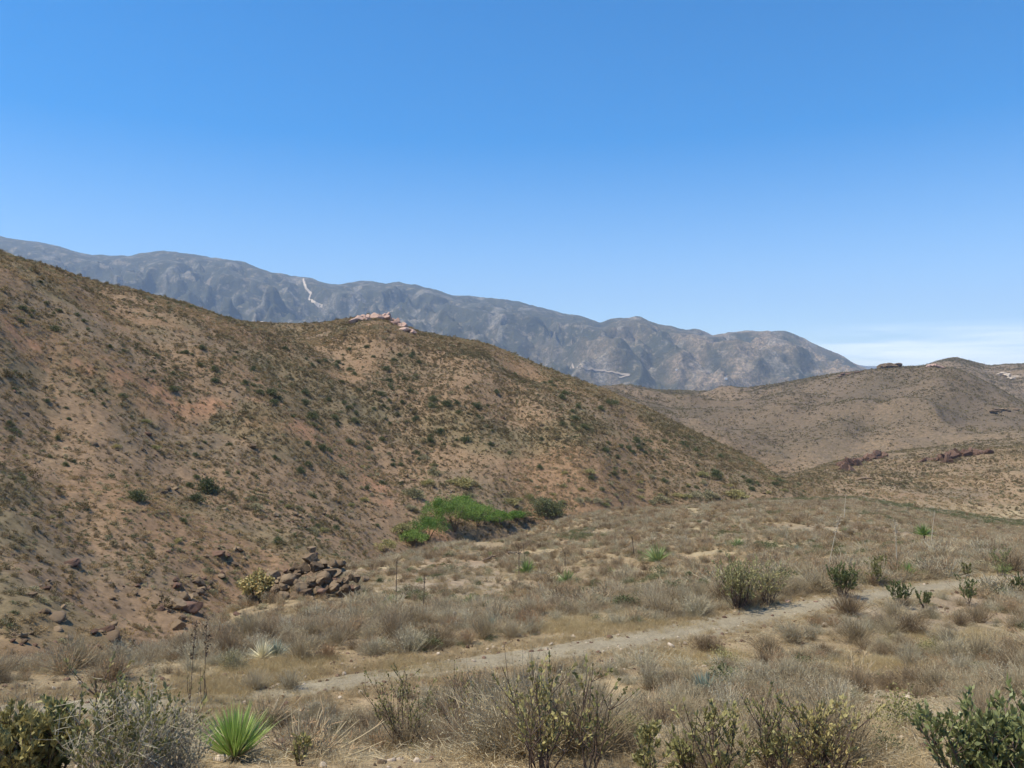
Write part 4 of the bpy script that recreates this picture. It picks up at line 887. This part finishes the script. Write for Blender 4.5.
for a_ in [(423,617,42,2,'tallest dark dead stalk standing on the left of the bench'),(396,596,38,1,'thin dark dead stalk left of the tallest one'),(519,575,28,0,'dark stalk leaning into the yucca by the dead log'),(634,556,20,-2,'short thin dark stalk on the middle bench'),(565,566,14,0,'tiny dark stalk behind the round green yucca'),(452,626,14,3,'short pale broken stalk on the lower bench','stalk_pale'),
           (828,571,55,12,'tall pale stalk leaning right with a tufted head','stalk_pale'),(844,520,26,2,'thin pale stalk on the rim above the leaning one','stalk_pale',False),(897,566,46,-2,'straight pale stalk behind the bright green yucca','stalk_pale'),(931,546,36,4,'faint pale stalk rising beside the trunked yucca','stalk_pale',False),(686,544,12,0,'tiny pale stalk on the upper bench left of the leaning stalk','stalk_pale',False),(857,590,16,0,'short dry stalk at the green shrub by the track','stalk')]:
    stalk_thing(*a_)
for (p, Y_, h_, ln, lb) in [(190,704,72,6,'slender dark stalk with small leaves, left of a close pair'),(204,702,74,3,'slender dark stalk with small leaves, right of a close pair')]:
    q = at(p, Y_, 4.5); s_ = q[1]/F; make('dry_yucca_stalk', stalk(h_*1.12*s_, .008, (ln*s_, 0), True, 'stalk', 16, .45)+leafy(h_*s_*.5, .12, 2, 2, 9, .04, .018, 'leaf_dull'), tuple(q), lb, 'dead plant')

# ------------------------------------------------------------------ leafy shrubs
def leafy_at(px, Y_, wpx, hpx, label, name='leafy_shrub', cat_='shrub', **k):
    q = at(px, Y_, 4.2); s_ = q[1]/F; return make(name, leafy(hpx*s_*.92, wpx*s_/2, **k), tuple(q-[0, 0, .02]), label, cat_)
leafy_at(985, 812, 150, 105, 'lush dark green leafy shrub filling the bottom right corner', nst=34, nsub=9, nleaf=22, ll=.052, lw=.024)
leafy_at(1050, 800, 120, 100, 'dark green leafy shrub cut off by the right edge at the bottom', nst=22, nsub=7, nleaf=22)
leafy_at(648, 792, 70, 72, 'short leafy sprout with upright leaves, left of the bottom row', nst=7, nsub=4, nleaf=20, ll=.05, ml='leaf_dull', tmin=.4)
leafy_at(722, 795, 90, 100, 'open leafy shrub with bare red stems in the bottom row', nst=9, nsub=6, nleaf=15, ll=.048, lw=.021, ml='leaf_dull', dead=.15, tmin=.4)
leafy_at(775, 790, 70, 95, 'leafy shrub between the bare stemmed one and the tall one', nst=10, nsub=6, nleaf=13, ll=.045, lw=.02, ml='leaf_dull', dead=.2, tmin=.35)
leafy_at(822, 792, 90, 105, 'tall dull green leafy shrub in the middle of the bottom row', nst=14, nsub=8, nleaf=15, ll=.042, lw=.02, ml='leaf_dull', dead=.12)
leafy_at(690, 776, 60, 50, 'low sparse leafy twigs behind the bottom sprouts', nst=7, nsub=3, nleaf=12, ll=.05, ml='leaf_dull')
leafy_at(540, 782, 130, 120, 'tall half bare shrub with spotted leaves in the central thicket', nst=14, nsub=7, nleaf=10, ll=.05, ml='leaf_dull', dead=.25)
leafy_at(590, 775, 60, 110, 'thin bare stemmed shrub at the right of the central thicket', nst=7, nsub=5, nleaf=8, ll=.045, ml='leaf_dull', dead=.3)
leafy_at(405, 752, 100, 88, 'olive leafy shrub at the left of the central thicket', nst=15, nsub=6, nleaf=11, ll=.05, ml='leaf_dull', dead=.15)
leafy_at(460, 745, 80, 85, 'thin leafed shrub poking out of the central thicket top', nst=10, nsub=5, nleaf=9, ll=.045, ml='leaf_dull', dead=.2)
leafy_at(20, 800, 110, 100, 'dark olive leafy shrub in the bottom left corner', nst=24, nsub=7, nleaf=22, ml='leaf_dull')
leafy_at(52, 785, 60, 80, 'green leafy shrub beside the pale dead branches', nst=18, nsub=7, nleaf=20, ml='leaf')
leafy_at(105, 790, 90, 130, 'tall shrub with bare forked stems over the pale dead branches', nst=8, nsub=6, nleaf=9, ll=.045, ml='leaf_dull', dead=.3, lean=(-.05, 0))
leafy_at(165, 780, 80, 90, 'straggly olive shrub right of the pale dead branches', nst=11, nsub=5, nleaf=11, ml='leaf_dull', dead=.3)
leafy_at(300, 765, 40, 35, 'small leafy seedling on the bare soil near the bottom', nst=5, nsub=2, nleaf=12, ml='leaf_dull')
leafy_at(740, 610, 92, 52, 'wide leafy shrub with pale lime tips above the track bend', nst=30, nsub=8, nleaf=22, ll=.065, lw=.032, ml='leaf_lime', r0=.014)
leafy_at(768, 606, 50, 45, 'olive shrub joined to the right of the lime tipped one', nst=16, nsub=7, nleaf=18, ll=.065, lw=.032, ml='leaf_lime', r0=.014)
leafy_at(843, 598, 36, 36, 'dark upright leafy shrub beside the leaning pale stalk', nst=16, nsub=7, nleaf=26, ll=.075, lw=.036, r0=.014)
leafy_at(876, 586, 30, 30, 'yellow green bushy shrub on the upper side of the track', nst=10, nsub=5, nleaf=20, ll=.075, lw=.036, ml='leaf_dull')
leafy_at(900, 608, 34, 26, 'round dark green leafy shrub on the lower edge of the track', nst=11, nsub=5, nleaf=26, ll=.07, lw=.034)
leafy_at(925, 608, 26, 20, 'smaller green leafy shrub right of the round one by the track', nst=8, nsub=4, nleaf=22, ll=.07, lw=.034)
leafy_at(969, 606, 22, 28, 'narrow upright green leafy shrub below the track', nst=8, nsub=4, nleaf=28, ll=.07, lw=.034)
leafy_at(1018, 596, 26, 22, 'dark green leafy shrub at the right edge below the track', nst=10, nsub=5, nleaf=26, ll=.07, lw=.034)
leafy_at(1001, 577, 20, 30, 'small upright leafy shrub above the track at the far right', nst=8, nsub=4, nleaf=20, ll=.07, lw=.034)
leafy_at(968, 577, 26, 14, 'low dull shrub at the upper verge near the right edge', nst=8, nsub=4, nleaf=20, ll=.07, lw=.034, ml='leaf_dull')
# pale dead branches
q = at(125, 800, 4.2)
P1 = leafy(.78, .65, nst=26, nsub=9, nleaf=9, ll=.04, lw=.02, ml='leaf_dull', mb='deadwood', r0=.007)
nT = 800; br = P1[0][1][0]; k = rng.integers(0, len(br), nT)
P1.append(('sprays', ribbons(br[k], nrm(rng.normal(size=(nT, 3))+[.3, 0, .8]), rng.uniform(.06, .2, nT), .0045, rng.normal(size=(nT, 3))*.02, 2, .5), 'twig_grey'))
make('dead_shrub', P1, tuple(q), 'pale grey dead shrub of tangled bare branches at the bottom left', 'dead shrub')
q = at(175, 790, 4.2); P1 = leafy(.6, .5, nst=18, nsub=8, nleaf=4, ll=.03, lw=.02, ml='twig_grey', mb='deadwood', r0=.006)
br = P1[0][1][0]; k = rng.integers(0, len(br), nT); P1.append(('sprays', ribbons(br[k], nrm(rng.normal(size=(nT, 3))+[.5, 0, .7]), rng.uniform(.06, .18, nT), .0045, rng.normal(size=(nT, 3))*.02, 2, .5), 'twig_grey'))
make('dead_shrub', P1, tuple(q), 'leaning bleached dead shrub left of the bright green clump', 'dead shrub')
# dead logs on the bench
for (p, Y_, dx, dz, lb) in [(483, 562, 13, 5, 'dark dead branch raised at one end on the upper bench'), (508, 555, 17, 1, 'dark dead log lying level behind the yucca')]:
    q = at(p, Y_, 20); s_ = q[1]/F; ts = np.linspace(0, 1, 7)[:, None]
    pth = np.array([dx*s_, 0, dz*s_])*ts+np.array([0, .1, .12])+rng.normal(size=(7, 3))*.05; br2 = pth[4]+np.array([.3, .1, .5])*np.linspace(0, 1, 4)[:, None]
    make('dead_log', [('log', tubes([pth], [.14], [.05], 7), 'stalk'), ('branch', tubes([br2], [.05], [.015], 5), 'stalk')], tuple(q), lb, 'log')
# greyish sage shrubs near the track, leaf covered
sg = [proto('sage_shrub', clump(.5, .5, 1500, .035, 60, 'sage', 'twig_grey', 1.2), 'shrub'), proto('sage_shrub', clump(.45, .5, 1300, .035, 60, 'leaf_dull', 'twig', 1.2), 'shrub')]
for j in range(90):
    for t_ in range(20):
        p = rng.uniform(-20, 1044); D_ = math.sqrt(rng.uniform(9**2, 46**2))
        if abs(D_-float(lk('road', p))) > 1.7: break
    x_ = (p-CX)/F*D_; place(sg[j % 2], (x_, D_, float(H(np.array([x_]), np.array([D_]))[0])-.03), rng.uniform(0, 6.28), rng.uniform(.5, 1.1), 'low sage shrub with small grey green leaves among the dry shrubs', 'grey green sage shrubs')

# ------------------------------------------------------------------ distant things
def mroad(name, pl, hw_, lift):
    P_ = []
    for (a_, b_) in zip(pl[:-1], pl[1:]):
        for t_ in np.linspace(0, 1, 14, endpoint=False): P_.append((a_[0]+(b_[0]-a_[0])*t_, a_[1]+(b_[1]-a_[1])*t_))
    L_, R2 = [], []
    C_ = np.array([at(p[0], p[1], 3300, 8200) for p in P_]); D_ = pchip(np.arange(len(C_)), np.convolve(np.pad(C_[:, 1], 2, mode='edge'), np.ones(5)/5, 'valid'), np.arange(len(C_)))
    C_ = np.stack([(np.array([p[0] for p in P_])-CX)/F*D_, D_], -1); T_ = nrm(np.stack([np.gradient(C_[:, 0]), np.gradient(C_[:, 1])], -1)); N_ = np.stack([-T_[:, 1], T_[:, 0]], -1)
    rows = []
    for u in (-1, -.5, 0, .5, 1):
        q_ = C_+N_*u*hw_; rows.append(np.stack([q_[:, 0], q_[:, 1], H(q_[:, 0], q_[:, 1])+lift], -1))
    G_ = np.stack(rows, 1); k_ = len(C_); ii = np.arange(k_*5).reshape(k_, 5); Fq = np.stack([ii[:-1, :-1], ii[:-1, 1:], ii[1:, 1:], ii[1:, :-1]], -1).reshape(-1, 4)
    tag(link(name, mesh_np(name, G_.reshape(-1, 3), Fq, M['rock_pale'])), kind='structure')
mroad('mountain_road', [(303,279),(306,289),(311,294),(309,299),(318,306),(323,307)], 7, 6)
mroad('mountain_road', [(562,364),(585,369),(605,372),(630,376),(618,379)], 5, 7)
M['plaster'] = mat_simple('white_wall', [(0, (.72, .70, .66)), (1, (.82, .80, .77))], objrand=0); M['tileroof'] = mat_simple('pale_roof', [(0, (.45, .40, .36)), (1, (.55, .5, .46))], objrand=0)
def house(px, Y_, w_, d_, h_, label, D0, D1):
    q = at(px, Y_, D0, D1); root = empty('house', tuple(q-[0, 0, .5])); tag(root, label, 'house', None)
    link('wall', box_mesh('wall', -w_/2, w_/2, -d_/2, d_/2, -3, h_, M['plaster']), root)
    V_ = [(-w_*.53,-d_*.53,h_+.02),(w_*.53,-d_*.53,h_+.02),(w_*.53,d_*.53,h_+.02),(-w_*.53,d_*.53,h_+.02),(-w_*.53,0,h_*1.35),(w_*.53,0,h_*1.35)]
    link('roof', mesh_np('roof', V_, [(0,1,5,4),(2,3,4,5),(1,2,5),(3,0,4),(3,2,1,0)], M['tileroof'], smooth=False), root)
house(607, 385, 18, 12, 7, 'white building at the foot of the mountain below the pale road', 3600, 4600)
house(726, 379, 14, 10, 6, 'small white building at the base of the right hand mountain', 3600, 4800)
house(677, 370, 16, 10, 6, 'pale building low on the mountain right of the road', 3600, 5200)
house(262, 321, 1.2, 1, .9, 'tiny white hut just behind the saddle skyline', 300, 420)
# far blue range, a solid ridge beyond the haze-filled plain
xr = np.linspace(3900, 8300, 160); yr = np.linspace(11700, 14400, 40); XX, YY = np.meshgrid(xr, yr)
pf = np.exp(-((YY-13000)/600.)**2); prf = np.interp(XX, [3900, 5000, 5500, 6100, 6900, 8300], [40, 200, 255, 235, 150, 50])
ZZ = -160+pf*(prf*1.0+215)*(1+.12*fbm(XX/600, YY/900, 4, 700))
ii = np.arange(160*40).reshape(40, 160); Fq = np.stack([ii[:-1, :-1], ii[:-1, 1:], ii[1:, 1:], ii[1:, :-1]], -1).reshape(-1, 4)
fr = mesh_np('distant_hills', np.stack([XX, YY, ZZ], -1).reshape(-1, 3), Fq, M['ground']); dh = link('distant_hills', fr); tag(dh, kind='structure')
a_ = fr.attributes.new('soil', 'FLOAT_COLOR', 'POINT'); a_.data.foreach_set('color', np.tile(np.array([.12, .11, .08, 1], np.float32), (6400, 1)).ravel())
for o in bpy.data.objects:
    if '_used' in o: del o['_used']
print('OBJ', len(S.objects))
